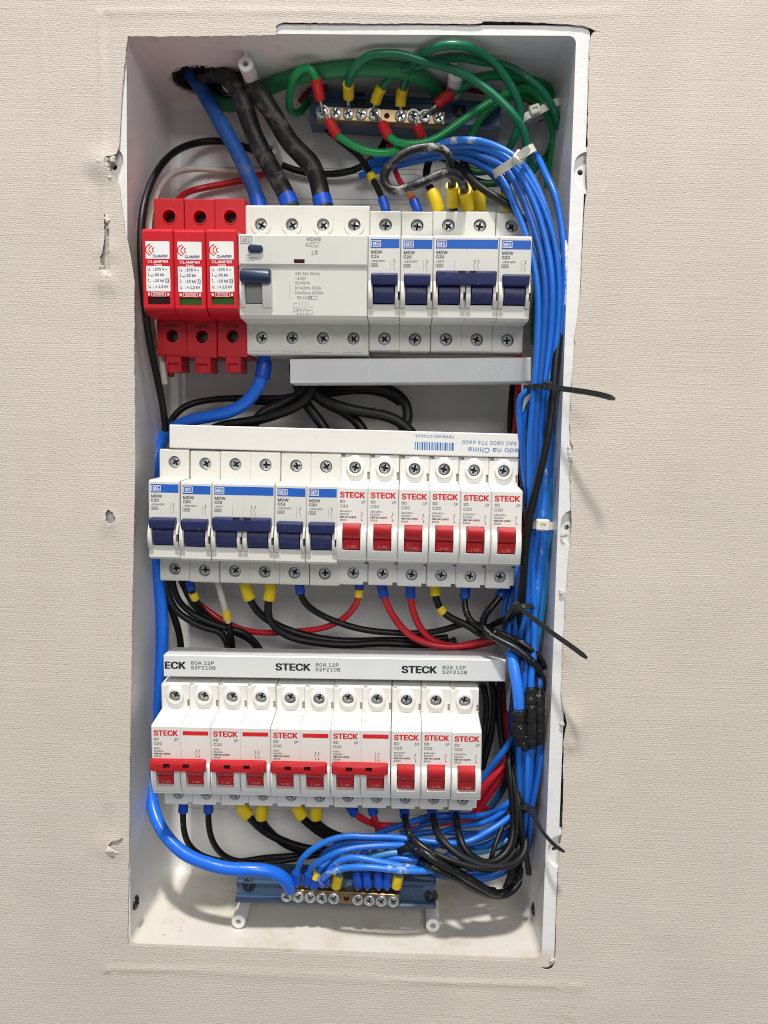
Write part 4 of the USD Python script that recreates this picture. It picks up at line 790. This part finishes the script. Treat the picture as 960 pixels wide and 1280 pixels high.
wire('blue_wire', 'blue wire with bright pale blue sleeve above the black tape, right bundle', 'blue', 2.0, [(640, 770, 26), (636, 800, 20), (641, 826, 10), (645, 850, 6), (648, 872, 5), (649, 900, 7), (649, 930, 12), (649, 960, 16), (652, 1005, 18), (648, 1030, 24)], [('shrink_sleeve', 808, 872, 3.3, 'sleeve_pale_blue'), ('tape_wrap', 866, 920, 3.9, 'tape_black')], BL)
wire('black_wire', 'flat black wire running diagonally in front of the blue bundle', 'black', 2.2, [(705, 385, 12), (699, 420, 6), (694, 460, 2), (690, 510, 0), (681, 565, -1), (670, 612, 0), (660, 660, 2), (655, 710, 6), (652, 752, 12), (650, 790, 20)], wob=.06)
wire('black_wire', 'black wire lying against the right wall behind the bundle', 'black', 2.1, [(700, 440, 28), (696, 520, 30), (690, 600, 32), (688, 700, 34), (680, 780, 36), (678, 850, 38)])

# wires under the middle row
wire('lead_wire', 'black wire from a blue sleeve with yellow marker under the left C20 breaker', 'black', 1.9, [(235, 722, 36), (238, 733, 36), (243, 746, 38), (250, 758, 44), (262, 772, 52)], [FS(2, 8, 2.8, 'blue'), MK(10, 15)])
wire('lead_wire', 'red wire hanging in a long curve under the middle row, yellow marker at right', 'red', 2.0, [(449, 722, 36), (449, 735, 36), (447, 750, 37), (439, 764, 40), (425, 776, 44), (403, 785, 48), (375, 789, 50), (342, 791, 52), (312, 789, 54), (288, 781, 55), (268, 769, 55), (250, 756, 54), (236, 742, 52), (226, 725, 50)], [FS(2, 7, 2.8, 'blue'), MK(7.5, 12)])
wire('lead_wire', 'black wire from a blue sleeve under the C16 breaker of the middle row', 'black', 2.0, [(375, 722, 36), (375.5, 740, 36), (382, 754, 37), (397, 766, 40), (418, 776, 42), (450, 786, 43), (495, 791, 43), (540, 790, 42), (568, 783, 40), (590, 779, 38), (607, 784, 34), (620, 779, 26), (633, 774, 18), (645, 763, 10)], [FS(2, 10, 3.0, 'blue')])
wire('lead_wire', 'black wire in the left one of two yellow sleeves under the C32 breaker', 'black', 2.4, [(305, 722, 36), (308, 736, 36), (313, 750, 38), (324, 766, 41), (342, 779, 44), (365, 789, 46), (390, 796, 47), (425, 801, 48), (470, 801, 50), (520, 800, 50), (560, 797, 48)], [FS(3, 14, 3.8, 'yellow')])
wire('lead_wire', 'black wire in the right one of two yellow sleeves under the C32 breaker', 'greyblack', 2.4, [(338, 722, 36), (338, 738, 36), (335.5, 754, 37), (336, 770, 39), (345, 785, 41), (366, 797, 43), (395, 803, 44), (435, 806, 45), (475, 804, 47), (530, 806, 50), (570, 800, 50)], [FS(3, 14, 3.8, 'yellow')])
wire('lead_wire', 'white wire with yellow marker, turning black below, under the second C20 breaker', 'white', 2.0, [(271, 722, 37), (275, 738, 37), (281, 760, 39), (286, 778, 41)], [MK(22, 28, 2.8)])
wire('lead_wire', 'black wire continuing down from the white wire\'s yellow marker', 'black', 2.1, [(286, 779, 41), (288, 792, 43), (290, 808, 46), (290, 830, 50)])
wire('lead_wire', 'black wire of the left bunch under the middle row, ending at the cover\'s left third', 'black', 2.1, [(214, 718, 40), (218, 738, 40), (226, 754, 42), (242, 768, 44), (262, 778, 45), (284, 785, 45), (302, 790, 46), (315, 799, 48), (326, 814, 50), (334, 835, 52)])
wire('lead_wire', 'lower black wire of the left bunch under the middle row', 'greyblack', 2.2, [(206, 720, 46), (210, 742, 46), (220, 762, 47), (238, 776, 47), (258, 785, 47), (274, 790, 48), (283, 802, 49), (287, 825, 50)])
wire('lead_wire', 'black wire crossing the left bunch under the middle row', 'black', 2.0, [(228, 720, 44), (234, 742, 44), (248, 762, 47), (266, 776, 50), (290, 789, 52), (312, 800, 54), (322, 818, 56)])
wire('lead_wire', 'dark wire nearest the thick blue cable, under the middle row', 'black', 2.2, [(210, 715, 54), (209, 740, 54), (214, 760, 55), (222, 785, 58), (226, 810, 60)])
wire('lead_wire', 'red wire from the left one of two blue sleeves near the middle row\'s right', 'red', 2.2, [(476, 725, 36), (479, 741, 36), (485, 758, 36), (497, 778, 36), (516, 796, 37), (542, 806, 38), (570, 808, 38), (598, 803, 37), (620, 797, 34), (645, 790, 34)], [FS(2, 11, 3.1, 'blue')])
wire('lead_wire', 'red wire from the right one of two blue sleeves near the middle row\'s right', 'red', 2.2, [(513, 725, 36), (513, 741, 36), (515, 758, 37), (522, 778, 39), (536, 797, 41), (556, 806, 42), (585, 808, 42), (622, 800, 40), (648, 794, 40)], [FS(2, 11, 3.1, 'blue')])
wire('lead_wire', 'black wire with yellow sleeve and yellow marker under a red-rocker breaker', 'black', 2.2, [(545, 722, 36), (544, 739, 36), (546, 751, 36), (553, 764, 36), (567, 774, 34), (586, 783, 32), (600, 792, 30), (618, 794, 24)], [FS(3, 11, 3.3, 'yellow'), MK(19, 24, 2.9)])
wire('lead_wire', 'black wire from a blue sleeve, fifth red-rocker breaker of the middle row', 'black', 2.0, [(582, 724, 36), (581.5, 742, 36), (581, 756, 35), (586, 772, 32), (599, 783, 28), (618, 790, 20), (638, 797, 13), (657, 807, 9), (671, 818, 9), (680, 834, 14)], [FS(2, 12, 3.2, 'blue')], mat='wire_speckled')
wire('lead_wire', 'black speckled wire from the last blue sleeve, bending over the blue bundle', 'black', 2.2, [(632, 724, 34), (629, 738, 33), (620, 752, 30), (608, 767, 26), (604, 782, 20), (615, 795, 14), (638, 807, 8), (658, 820, 5), (670, 833, 6), (678, 850, 12), (676, 862, 20)], [FS(2, 12, 3.2, 'blue')], mat='wire_speckled')
wire('blue_wire', 'blue wire curving out from behind the end breaker above the red wires', 'blue', 2.0, [(650, 700, 46), (640, 728, 40), (632, 750, 38), (630, 775, 36), (634, 800, 34), (640, 830, 34)])
wire('blue_wire', 'second blue wire behind the end breaker, nearer the bundle', 'blue', 2.0, [(662, 690, 40), (652, 722, 34), (642, 745, 30), (641, 775, 28), (650, 800, 26), (655, 825, 26)])

# wires under the bottom row
wire('lead_wire', 'black wire from the leftmost blue sleeve under the bottom row', 'black', 1.9, [(230, 996, 36), (229, 1012, 36), (229.5, 1034, 37), (236, 1055, 40), (250, 1068, 44), (270, 1075, 48), (295, 1077, 51), (325, 1073, 53), (360, 1070, 54), (400, 1067, 56)], [FS(2, 10, 3.1, 'blue')])
wire('lead_wire', 'black wire from the second blue sleeve under the bottom row', 'black', 1.9, [(261, 996, 36), (260.5, 1013, 36), (262, 1038, 37), (270, 1059, 39), (286, 1073, 42), (310, 1078, 44), (338, 1078, 46), (366, 1074, 48), (400, 1068, 50), (440, 1062, 52)], [FS(2, 10, 3.1, 'blue')])
for k, (lab, pts, q) in enumerate((('leftmost big yellow sleeve under the bottom row', [(299, 998, 36), (305, 1013, 36), (313, 1023, 37), (328, 1037, 40), (347, 1048, 43), (370, 1057, 46), (395, 1062, 48), (430, 1062, 51)], 0),
                                  ('second big yellow sleeve under the bottom row', [(328, 998, 36), (327, 1014, 36), (328, 1026, 38), (336, 1038, 44), (352, 1052, 49), (376, 1063, 52), (410, 1068, 54)], 0),
                                  ('third big yellow sleeve under the bottom row', [(369, 998, 36), (373, 1013, 36), (379, 1023, 37), (391, 1034, 40), (408, 1045, 44), (430, 1051, 47), (470, 1053, 50)], 0),
                                  ('rightmost big yellow sleeve under the bottom row', [(397, 998, 36), (395.5, 1014, 36), (396, 1026, 38), (405, 1036, 42), (424, 1045, 46), (460, 1050, 50)], 0))):
    wire('lead_wire', 'black wire hanging from the ' + lab, 'black', 2.5, pts, [FS(3, 13, 4.0, 'yellow')])
wire('lead_wire', 'red wire from a slanted blue sleeve under the bottom row, running right', 'red', 2.0, [(435, 1000, 36), (440, 1012, 36), (448, 1020, 38), (462, 1028, 41), (480, 1032, 44), (500, 1032, 46), (538, 1030, 47), (580, 1025, 48), (610, 1010, 48)], [FS(3, 10, 3.1, 'blue')])
wire('lead_wire', 'short red wire dropping from a blue sleeve under the bottom row', 'red', 2.1, [(465, 1000, 36), (466, 1014, 36), (469, 1026, 38), (474, 1040, 44), (480, 1058, 54)], [FS(2, 9, 3.1, 'blue')])
wire('lead_wire', 'long black speckled wire from the left of three close blue sleeves, bottom row', 'black', 2.2, [(504, 1000, 36), (505.5, 1014, 33), (507, 1028, 22), (513, 1043, 8), (527, 1058, 0), (548, 1072, -3), (572, 1089, -3), (596, 1104, 2), (620, 1117, 10), (636, 1112, 18), (647, 1100, 24), (650, 1085, 30)], [FS(3, 11, 3.1, 'blue')], mat='wire_speckled')
wire('lead_wire', 'black wire from the middle of three close blue sleeves, bottom row', 'greyblack', 2.1, [(539, 1000, 36), (540, 1014, 32), (543, 1028, 20), (549, 1045, 6), (565, 1062, -1), (584, 1074, -3), (606, 1082, -3), (628, 1083, -1), (645, 1078, 3), (655, 1066, 8), (657, 1048, 14)], [FS(3, 11, 3.1, 'blue')])
wire('lead_wire', 'black wire from the right of three close blue sleeves, bottom row', 'black', 2.1, [(568, 1000, 36), (569, 1014, 31), (571, 1028, 18), (575, 1047, 6), (582, 1062, 1), (594, 1073, 0), (610, 1078, 1), (626, 1072, 4), (637, 1058, 8), (642, 1030, 14), (640, 990, 18), (636, 950, 26)], [FS(3, 11, 3.1, 'blue')])
BK = 'black wires at the lower right of the box'
for k, (lab, pts, r) in enumerate((
    ('straight down beside the tied blue bundle', [(634, 925, 34), (638, 960, 28), (640, 1000, 22), (641, 1030, 22), (634, 1058, 20), (617, 1075, 16)], 1.9),
    ('slanting from the bundle down to the paint-marked black bends', [(646, 990, 26), (636, 1015, 20), (628, 1034, 15), (620, 1054, 8), (613, 1076, 5)], 1.6),
    ('ending in a frayed tip at the right wall', [(645, 985, 18), (650, 1015, 12), (653, 1042, 12), (658, 1070, 16), (661, 1092, 20)], 2.0),
    ('lowest one, from the left black tangle along the floor', [(512, 1060, 8), (535, 1075, 6), (560, 1087, 4), (578, 1100, 4), (600, 1113, 8), (622, 1120, 12), (640, 1114, 16), (650, 1100, 20)], 2.3),
    ('short one at the floor corner, left', [(643, 1060, 30), (640, 1085, 32), (632, 1110, 36)], 2.2),
    ('short one at the floor corner, right', [(652, 1060, 32), (648, 1085, 34), (642, 1106, 40)], 2.2),
    ('in the dark gap right of the bottom row, left', [(603, 855, 46), (608, 890, 46), (603, 930, 44), (596, 965, 44), (586, 1000, 48)], 2.2),
    ('in the dark gap right of the bottom row, middle', [(614, 850, 42), (617, 890, 42), (611, 930, 42), (603, 960, 46)], 2.2),
    ('in the dark gap right of the bottom row, right', [(626, 850, 40), (624, 890, 44), (628, 930, 40), (636, 970, 34), (640, 1010, 30)], 2.4),
    ('at the left end of the black tangle under the bottom row', [(498, 1066, 8), (516, 1062, 4), (540, 1072, 2), (566, 1078, 0), (592, 1086, -2)], 2.4),
    ('crossing the blue ends at the right of the lower bar, upper', [(505, 1055, 14), (518, 1058, 2), (534, 1068, -5), (552, 1080, -6), (575, 1092, -2), (600, 1108, 8), (618, 1114, 16)], 2.6),
    ('crossing the blue ends at the right of the lower bar, lower', [(524, 1078, 10), (538, 1082, -4), (552, 1090, -5), (570, 1098, 0), (590, 1110, 10), (612, 1118, 18), (634, 1118, 26)], 2.6),
    ('thin one beside the tied bundle, nearest the wall', [(652, 930, 30), (650, 970, 22), (652, 1005, 14), (654, 1040, 16), (648, 1066, 20), (634, 1080, 22), (616, 1084, 20)], 1.6),
    ('thin one weaving through the lower right bends', [(640, 960, 22), (645, 1000, 14), (646, 1035, 10), (640, 1060, 8), (624, 1078, 6), (604, 1079, 4), (584, 1070, 8)], 1.6),
    ('thin one along the dark knot under the bottom row', [(520, 1050, 10), (536, 1062, 0), (556, 1072, -5), (580, 1080, -6), (604, 1085, -5), (628, 1079, 0), (644, 1062, 8)], 1.6),
    ('thin one dipping nearest the floor corner', [(530, 1070, 6), (552, 1086, 2), (580, 1101, 6), (606, 1112, 14), (628, 1114, 22), (645, 1102, 30)], 1.6),
    ('behind the black bends at the lower right', [(655, 1000, 34), (654, 1030, 26.7), (648, 1060, 16), (634, 1078, 14), (612, 1086, 12), (590, 1082, 12)], 2.4))):
    wire('black_wire', 'black wire ' + lab, 'black' if k % 2 else 'greyblack', r * .9, pts, (), BK, wob=.08, mat='wire_speckled' if k in (3, 10, 11) else None)
wire('lead_wire', 'upper red wire curving up right of the bottom row', 'red', 2.4, [(588, 1010, 42), (600, 993, 38), (612, 976, 34), (625, 961, 33), (634, 945, 36), (636, 925, 42), (632, 890, 48)])
wire('lead_wire', 'lower red wire curving up right of the bottom row', 'red', 2.4, [(590, 1020, 44), (603, 1004, 41), (617, 984, 38), (629, 966, 38), (637, 945, 42)])
wire('lead_wire', 'red wire in the dark gap behind the lower blue bundle', 'darkred', 2.0, [(628, 850, 52), (630, 890, 52), (634, 930, 52)])
wire('blue_wire', 'single blue wire slanting up from the end breaker of the bottom row', 'blue', 2.0, [(592, 992, 44), (602, 976, 38), (617, 955, 32), (632, 936, 29), (640, 920, 30)])
wire('blue_wire', 'dark blue wire deep behind the red curves at lower right', 'navy', 2.2, [(598, 1030, 56), (613, 1010, 54), (629, 985, 52), (637, 962, 50), (641, 930, 50)])

# neutral wires at the lower bar
N = 'blue neutral wires running to the lower terminal bar'
for lab, col, pts, parts in (
    ('arching highest from the first blue sleeve of the bar', 'blue', [(371, 1108, 13), (371, 1095, 12), (374, 1081, 10), (383, 1068, 7.7), (398, 1057, 8.3), (416, 1049, 9), (436, 1045, 9.3), (462, 1046, 9), (488, 1046, 10), (512, 1049, 10), (540, 1052, 8), (570, 1054, 8.6), (590, 1050, 10.6), (607, 1041, 12.2), (622, 1032, 14.5), (640, 1018, 20)], [FS(2, 10, 3.0, 'blue')]),
    ('arching from the second blue sleeve of the bar, passing under the highest', 'blue', [(383, 1108, 13), (386, 1095, 12), (390, 1084, 10), (403, 1075, 6), (418, 1067, 4), (438, 1061, 5), (462, 1058, 6), (490, 1056.5, 7.5), (512, 1057, 9.3), (540, 1063, 10.3)], [FS(2, 10, 3.0, 'blue')]),
    ('half hidden between the two highest arcs', 'deepblue', [(392, 1098, 18), (400, 1077, 14), (409, 1064, 12), (424, 1056, 12.7), (446, 1053, 12.7), (475, 1052, 14), (510, 1060, 13.3)], ()),
    ('pale dusty one cut short above the bar', 'paleblue', [(440, 1080, 12), (464, 1071, 8), (486, 1066.5, 7.2), (500, 1065, 7.7), (517, 1064, 8)], ()),
    ('fourth arc, whitened with paint at its right end', 'painted', [(409, 1108, 13), (408, 1096, 11), (413, 1085, 7), (425, 1076, 3), (442, 1072, 1), (464, 1075, 0), (488, 1080, 0), (508, 1084, 1), (528, 1086, 4)], [FS(2, 8, 2.9, 'blue')]),
    ('lowest front arc, paint smeared along it', 'painted', [(404, 1108, 11), (404, 1098, 7), (413, 1090, 1), (432, 1085, -3), (460, 1084, -5), (492, 1087, -5), (520, 1088.5, -3), (541, 1088, 0)], [FS(2, 7, 2.9, 'blue')]),
    ('short one behind the painted arcs', 'blue', [(470, 1078, 12), (482, 1074, 8), (505, 1073.5, 6), (526, 1077, 7), (540, 1083, 10)], ()),
    ('level upper one reaching right to the black wires', 'blue', [(470, 1042, 41.3), (498, 1032.5, 40.5), (524, 1024.5, 40.2), (548, 1020, 38.7), (583, 1020, 36.9), (606, 1018.7, 33.2), (622, 1013, 24.9), (635, 1004, 20.2), (645, 992, 24)], [('end_sleeve', 30, 62, 2.2, 'wire_deepblue')]),
    ('second upper one, behind the level one', 'deepblue', [(500, 1042, 45.3), (520, 1035, 45.7), (540, 1028, 46), (570, 1026, 47.9), (600, 1030, 51)], ()),
    ('third upper one, bending up at the right', 'blue', [(510, 1048, 39.3), (546, 1040, 38), (584, 1042, 37.4), (605, 1040, 33.9), (618, 1031, 28.2), (630, 1022, 24.1), (645, 1005, 26)], ()),
    ('fourth upper one with a dark sleeve, below the third', 'blue', [(530, 1056, 34.7), (556, 1054, 32.3), (584, 1052, 34.3), (604, 1047, 33.3), (621, 1038, 27.5), (640, 1022, 24)], [('end_sleeve', 1, 22, 2.3, 'wire_deepblue')]),
    ('fifth upper one, bright, crossing toward the bundle', 'blue', [(560, 1066, 31.4), (586, 1061, 32.8), (608, 1056, 30.9), (626, 1046, 26.4), (642, 1034, 24), (655, 1020, 26)], ()),
    ('rounding the lower right corner below the black bends', 'blue', [(660, 1030, 30), (656, 1054, 30), (646, 1072, 32), (628, 1087, 31.3), (603, 1096, 27.8), (575, 1094, 23.6), (550, 1088, 20)], ()),
    ('second one rounding the lower right corner, behind', 'deepblue', [(662, 1036, 38), (658, 1064, 38), (640, 1084, 42), (610, 1098, 37.3), (575, 1099, 31.6), (540, 1092, 28)], ()),
    ('fine one fanning out under the last red rocker', 'blue', [(548, 1044, 26), (572, 1034, 26), (598, 1030, 24), (618, 1022, 22), (634, 1010, 22), (646, 996, 26)], ()),
    ('fine one just below it, half behind the black bends', 'deepblue', [(540, 1060, 20), (566, 1050, 20), (592, 1044, 20), (614, 1036, 20), (632, 1024, 22), (648, 1008, 26)], ()),
    ('fine one seen between the black bends', 'paleblue', [(552, 1072, 22), (580, 1066, 20), (606, 1064, 18), (628, 1054, 20), (645, 1040, 26)], ()),
    ('fine one above the floor, under the black bends', 'blue', [(548, 1090, 26), (574, 1092, 26), (604, 1088, 28), (628, 1080, 30), (648, 1062, 32)], ()),
    ('deep level one behind the black tangle', 'navy', [(470, 1055, 31), (520, 1052, 30), (570, 1060, 29), (610, 1062, 34.2), (640, 1050, 40)], ())):
    wire('neutral_wire', 'blue wire ' + lab, col, 1.6 if 'fine' in lab else 1.9, pts, parts, N)
for lab, px0, px1, py0, col in (('beside the first gap of the bar', 447, 446, 1089, 'blue'), ('second right of the hole in the bar', 459, 458, 1087, 'blue'), ('third right of the hole in the bar', 473, 472, 1087, 'blue'), ('fourth right of the hole in the bar', 484, 487, 1087, 'blue')):
    wire('neutral_wire', 'short blue wire dropping into the bar, ' + lab, 'deepblue', 1.8, [(px0, 1112, 15), (px0, 1100, 15), (px1, py0, 16), (px1 + 3, 1074, 19), (px1 + 14, 1064, 22)], [FS(2, 11, 3.0, col)], N)
for lab, pts in (('right end of the lower bar', [(495, 1112, 15), (496.5, 1102, 14), (499, 1090, 14), (503, 1078, 18), (514, 1068, 22.7)]), ('lower bar, left of its hole', [(420, 1112, 15), (421, 1102, 14), (424, 1092, 14), (432, 1080, 18), (446, 1068, 22.7)])):
    wire('neutral_wire', 'dark wire in a yellow sleeve at the ' + lab, 'teal', 1.8, pts, [FS(2, 10, 3.2, 'yellow')], N)
wire('neutral_wire', 'blue wire in a torn sleeve with yellow scraps near the bar\'s left end', 'blue', 2.0, [(392, 1112, 13), (394, 1100, 12), (398, 1090, 12), (408, 1078, 14), (424, 1066, 17.3)], [FS(2, 8, 3.0, 'blue'), MK(8.2, 12.5, 2.8)], N)

# ------------------------------------------------------------------ terminal bars
def term_bar(label, tl, tr, bl, br, y, screws, hole, bar_t, sag):
    P = [at(*p, y) for p in (tl, tr, br, bl)]
    c = sum(P) / 4; a = (P[1] - P[0] + P[2] - P[3]) / 2; Wd = np.linalg.norm(a); a /= Wd
    H = np.linalg.norm((P[0] - P[3] + P[1] - P[2]) / 2); f = np.array([0, -1.0, 0]); f -= a * (f @ a); f /= np.linalg.norm(f); up = np.cross(a, f) * -1; up = up if up[2] > 0 else -up
    mm = np.array([a, -f, up]); t = thing('terminal_bar', label, 'terminal bar', Gf.Matrix4d(*a, 0, *(-f), 0, *up, 0, *(c * .001), 1))
    h = H / 2
    prof = [(-h, -16), (-h, 3.0), (-h + 1.4, 4.0), (-h + 2.6, 3.0), (-h + 3.0, 0), (h - 4, 0), (h - 3.6, 1.4), (h - 2.6, 1.4), (h - 2.2, 0), (h, -.4), (h, -16), (h - 3, -16), (h - 3, -3), (-h + 3, -3), (-h + 3, -16)]
    base = prism(prof, -Wd / 2, Wd / 2, .3)
    obj('base', base, 'bar_base', t, smooth=25)
    loc = lambda p, d: (lambda q: (q[0], q[2]))(mm @ (at(p[0], p[1], y - d) - c))
    pts = [loc(s, 9.0) for s in screws]; hu, hw = loc(hole, 7.0)
    u0, u1 = min(p[0] for p in pts) - 3.6, max(p[0] for p in pts) + 3.6
    sl = (pts[-1][1] - pts[0][1]) / (pts[-1][0] - pts[0][0]); wm = lambda u: pts[0][1] + sl * (u - pts[0][0])
    b = bx(u0, u1, -3.6, 3.9, .5, 7.2, .35)
    b -= cyl(hu, 0, 1.7, 3, 10, 14)
    for p in pts: b -= cyl(p[0], -0, 3.0, 7.0, 10, 6)
    v, fc = arr(b); v[:, 2] += wm(v[:, 0]); bar = obj('brass_bar', (v, fc), 'brass', t)
    sm = [screw_mesh(3.35, 9.2, k * 23 + 11, 2.2, 1.15, .7) for k in range(3)]
    for k, p in enumerate(pts):
        v, fc = arr(sm[k % 3]); cs = obj('clamp_screw', (v + [p[0], 0, wm(p[0])], fc), 'bright_screw', bar); obj('cross_recess', cyl(p[0], wm(p[0]), 1.9, 7.74, 7.8, 12), 'slot_shade', t)  # dark disc under each screw cross is shade put in as colour
    return t, mm, c, loc, wm
eb, emm, ec, eloc, ewm = term_bar('upper blue terminal bar with brass strip and screws holding the green wires', (388, 112), (626, 128), (387, 152), (625, 166), 50, [(403, 139.6), (419.6, 140), (435.4, 141), (451.5, 141.5), (467.5, 142), (500.8, 144), (516.7, 144.6), (531.7, 145), (549, 146)], (483.7, 143), 0, 0)
nb, nmm, nc, nloc, nwm = term_bar('lower blue terminal bar above the dusty floor, brass strip for the blue wires', (296, 1098), (544, 1101), (295, 1122), (546, 1135), 21, [(358, 1121.5), (372.5, 1121.8), (387.5, 1122), (402, 1123), (417, 1124.5), (447, 1125.5), (461.5, 1126), (476.5, 1127.5), (491.5, 1128)], (433, 1123), 0, 0)
def local_screw(t, loc, p, d, r=4.2):
    u, w = loc(p, d); v, f = arr(screw_mesh(r, d + 1.2, 20, 1.6, 1.1, 1.0)); obj('mounting_screw', (v + [u, 0, w], f), 'black_screw', t)
local_screw(eb, eloc, (449, 123), 0); local_screw(eb, eloc, (574, 138), 0)
local_screw(nb, nloc, (311, 1106), 0); local_screw(nb, nloc, (539, 1120), 0)
def lug(p0, p1, label=None):                     # tin ring terminal from the screw (p0) to the sleeve (p1)
    a, b = at(*p0), at(*p1); p, _ = spline([a, a * .6 + b * .4, b], 1.0)
    s = sweep(p, [(-2.6, -.45), (2.6, -.45), (2.6, .45), (-2.6, .45)], hint=(b - a)[[2, 1, 0]] * [1, 0, -1] + [0, .001, 0], scale=np.linspace(1.15, .75, len(p)))
    ringm = trimesh.creation.annulus(2.0, 3.9, .9, sections=22); v = ringm.vertices[:, [0, 2, 1]] + a; return join(s, (v, ringm.faces[:, ::-1]))
def add_lug(p0, p1):
    v, f = arr(lug(p0, p1)); obj('ring_lug', ((v - ec) @ emm.T, f), 'tin_metal', eb)
for p0, p1 in (((403, 139.5, 42), (402, 127, 38)), ((403, 139.5, 43), (411, 151, 36)), ((467.5, 142, 42.5), (476, 152, 36)), ((516.7, 144.6, 42.5), (519, 153, 38)), ((531.7, 145, 42.5), (543, 135, 38))): add_lug(p0, p1)
for s in ((435.4, 136), (501, 138), (468, 138)):
    u, w = eloc(s, 6); obj('wire_end', bx(u - 1.3, u + 1.3, w - .5, w + 5.5, 4, 6.2, .3), 'tin_metal', eb)

# ------------------------------------------------------------------ cable ties
def strip(pts, w=2.4, th=1.1, hint=(0, 1, 0), taper=.3):
    p, s = spline([at(*q) for q in pts], 1.5); sc = np.ones(len(p)); sc[-2:] = [.8, .5]
    return sweep(p, [(-w / 2, -th / 2), (w / 2, -th / 2), (w / 2, th / 2), (-w / 2, th / 2)], hint=hint, scale=sc)
def tie(label, mat, loop, head, tail=None, w=3.0, hs=(5.0, 4.2, 5.0), rot=0.0, group=None):
    """A cable tie: its band as a closed run of points round the wires, a ribbed head and the free end."""
    o = at(*head); t = thing('cable_tie', label, 'cable tie', Gf.Matrix4d(1).SetTranslate(Gf.Vec3d(*(o * .001))), group)
    P = np.array([at(*q) for q in loop]); P = np.vstack([P, P[:1]])
    tt = np.r_[0, np.cumsum(np.linalg.norm(np.diff(P, axis=0), axis=1))]; q = CubicSpline(tt, P, bc_type='periodic')(np.linspace(0, tt[-1], 48))
    n = np.linalg.svd(q - q.mean(0))[2][2]; T = np.gradient(q, axis=0); T /= np.linalg.norm(T, axis=1)[:, None]; out = np.cross(T, n)
    V = np.concatenate([q + out * a + n * b for a, b in ((-.5, -w / 2), (.5, -w / 2), (.5, w / 2), (-.5, w / 2))]); m = len(q); F = []
    for k in range(4):
        for i in range(m - 1): A_, B_, C_, D_ = k * m + i, k * m + i + 1, (k + 1) % 4 * m + i + 1, (k + 1) % 4 * m + i; F += [[A_, B_, C_], [A_, C_, D_]]
    obj('band', (V - o, np.array(F)), mat, t, smooth=40)
    hd = bx(-hs[0] / 2, hs[0] / 2, -hs[2] / 2, hs[2] / 2, -hs[1] / 2, hs[1] / 2, .7) - bx(-1.6, 1.6, -.9, .9, hs[1] / 2 - 1.2, 9)
    v, f = arr(hd.rotate([0, rot, 0])); obj('head', (v, f), mat, t)
    if tail:
        v, f = strip(tail, w * .95); obj('tail', (v - o, f), mat, t, smooth=40)
    return t
tie('white cable tie round the blue bundle at the upper right, short cut tail', 'nylon_white', [(620, 216, 10), (640, 203, 0), (660, 188, 0), (668, 186, 14), (658, 192, 34), (632, 212, 30)], (649, 197, -3), [(648, 196, -5), (656, 190, -8), (662, 184, -11)], 4.4, (6.2, 5, 5.6), 35)
tie('white cable tie round the green wires near the right wall', 'nylon_white', [(668, 142, 36), (690, 130, 34), (704, 128, 44), (700, 136, 62), (672, 146, 60)], (668, 138, 34), [(664, 142, 34), (656, 147, 34), (650, 152, 36)], 4.2, (6.5, 5, 5.5), -20)
tie('white cable tie round the bundle level with the middle row\'s red rockers', 'nylon_white', [(664, 656, 8), (672, 656, 3), (684, 657, 5), (692, 657, 20), (684, 657, 38), (664, 656, 30)], (678, 656, 1), None, 4.6, (7.4, 4.5, 6.4), 2)
tie('upper black cable tie whose long tail sticks out over the wall covering', 'nylon_black', [(662, 484, 8), (674, 483, 0), (690, 484, 2), (702, 487, 16), (690, 487, 34), (662, 485, 30)], (684, 482, -3), [(684, 483, -5), (700, 485.5, -12), (725, 489, -20), (748, 493, -26), (769, 499, -30)], 3.0, (5, 5, 4.4), 8)
tie('middle black cable tie, tail slanting down over the wall covering', 'nylon_black', [(630, 778, 14), (642, 762, 6), (655, 758, 4), (668, 758, 12), (676, 764, 34), (640, 778, 38)], (646, 757, 2), [(646, 757, 0), (664, 771, -6), (686, 788, -13), (710, 805, -20), (734, 823, -25)], 2.8, (4.6, 5, 4.4), -30)
tie('lower black cable tie with a thin curved tail ending at the rim', 'nylon_black', [(644, 1008, 18), (654, 1010, 10), (664, 1009, 10), (670, 1008, 20), (664, 1006, 36), (646, 1006, 36)], (658, 1010, 7), [(658, 1011, 5), (668, 1023, 0), (679, 1040, -6), (691, 1054, -11), (706, 1065, -14)], 2.0, (4.4, 4.6, 4.2), -40)
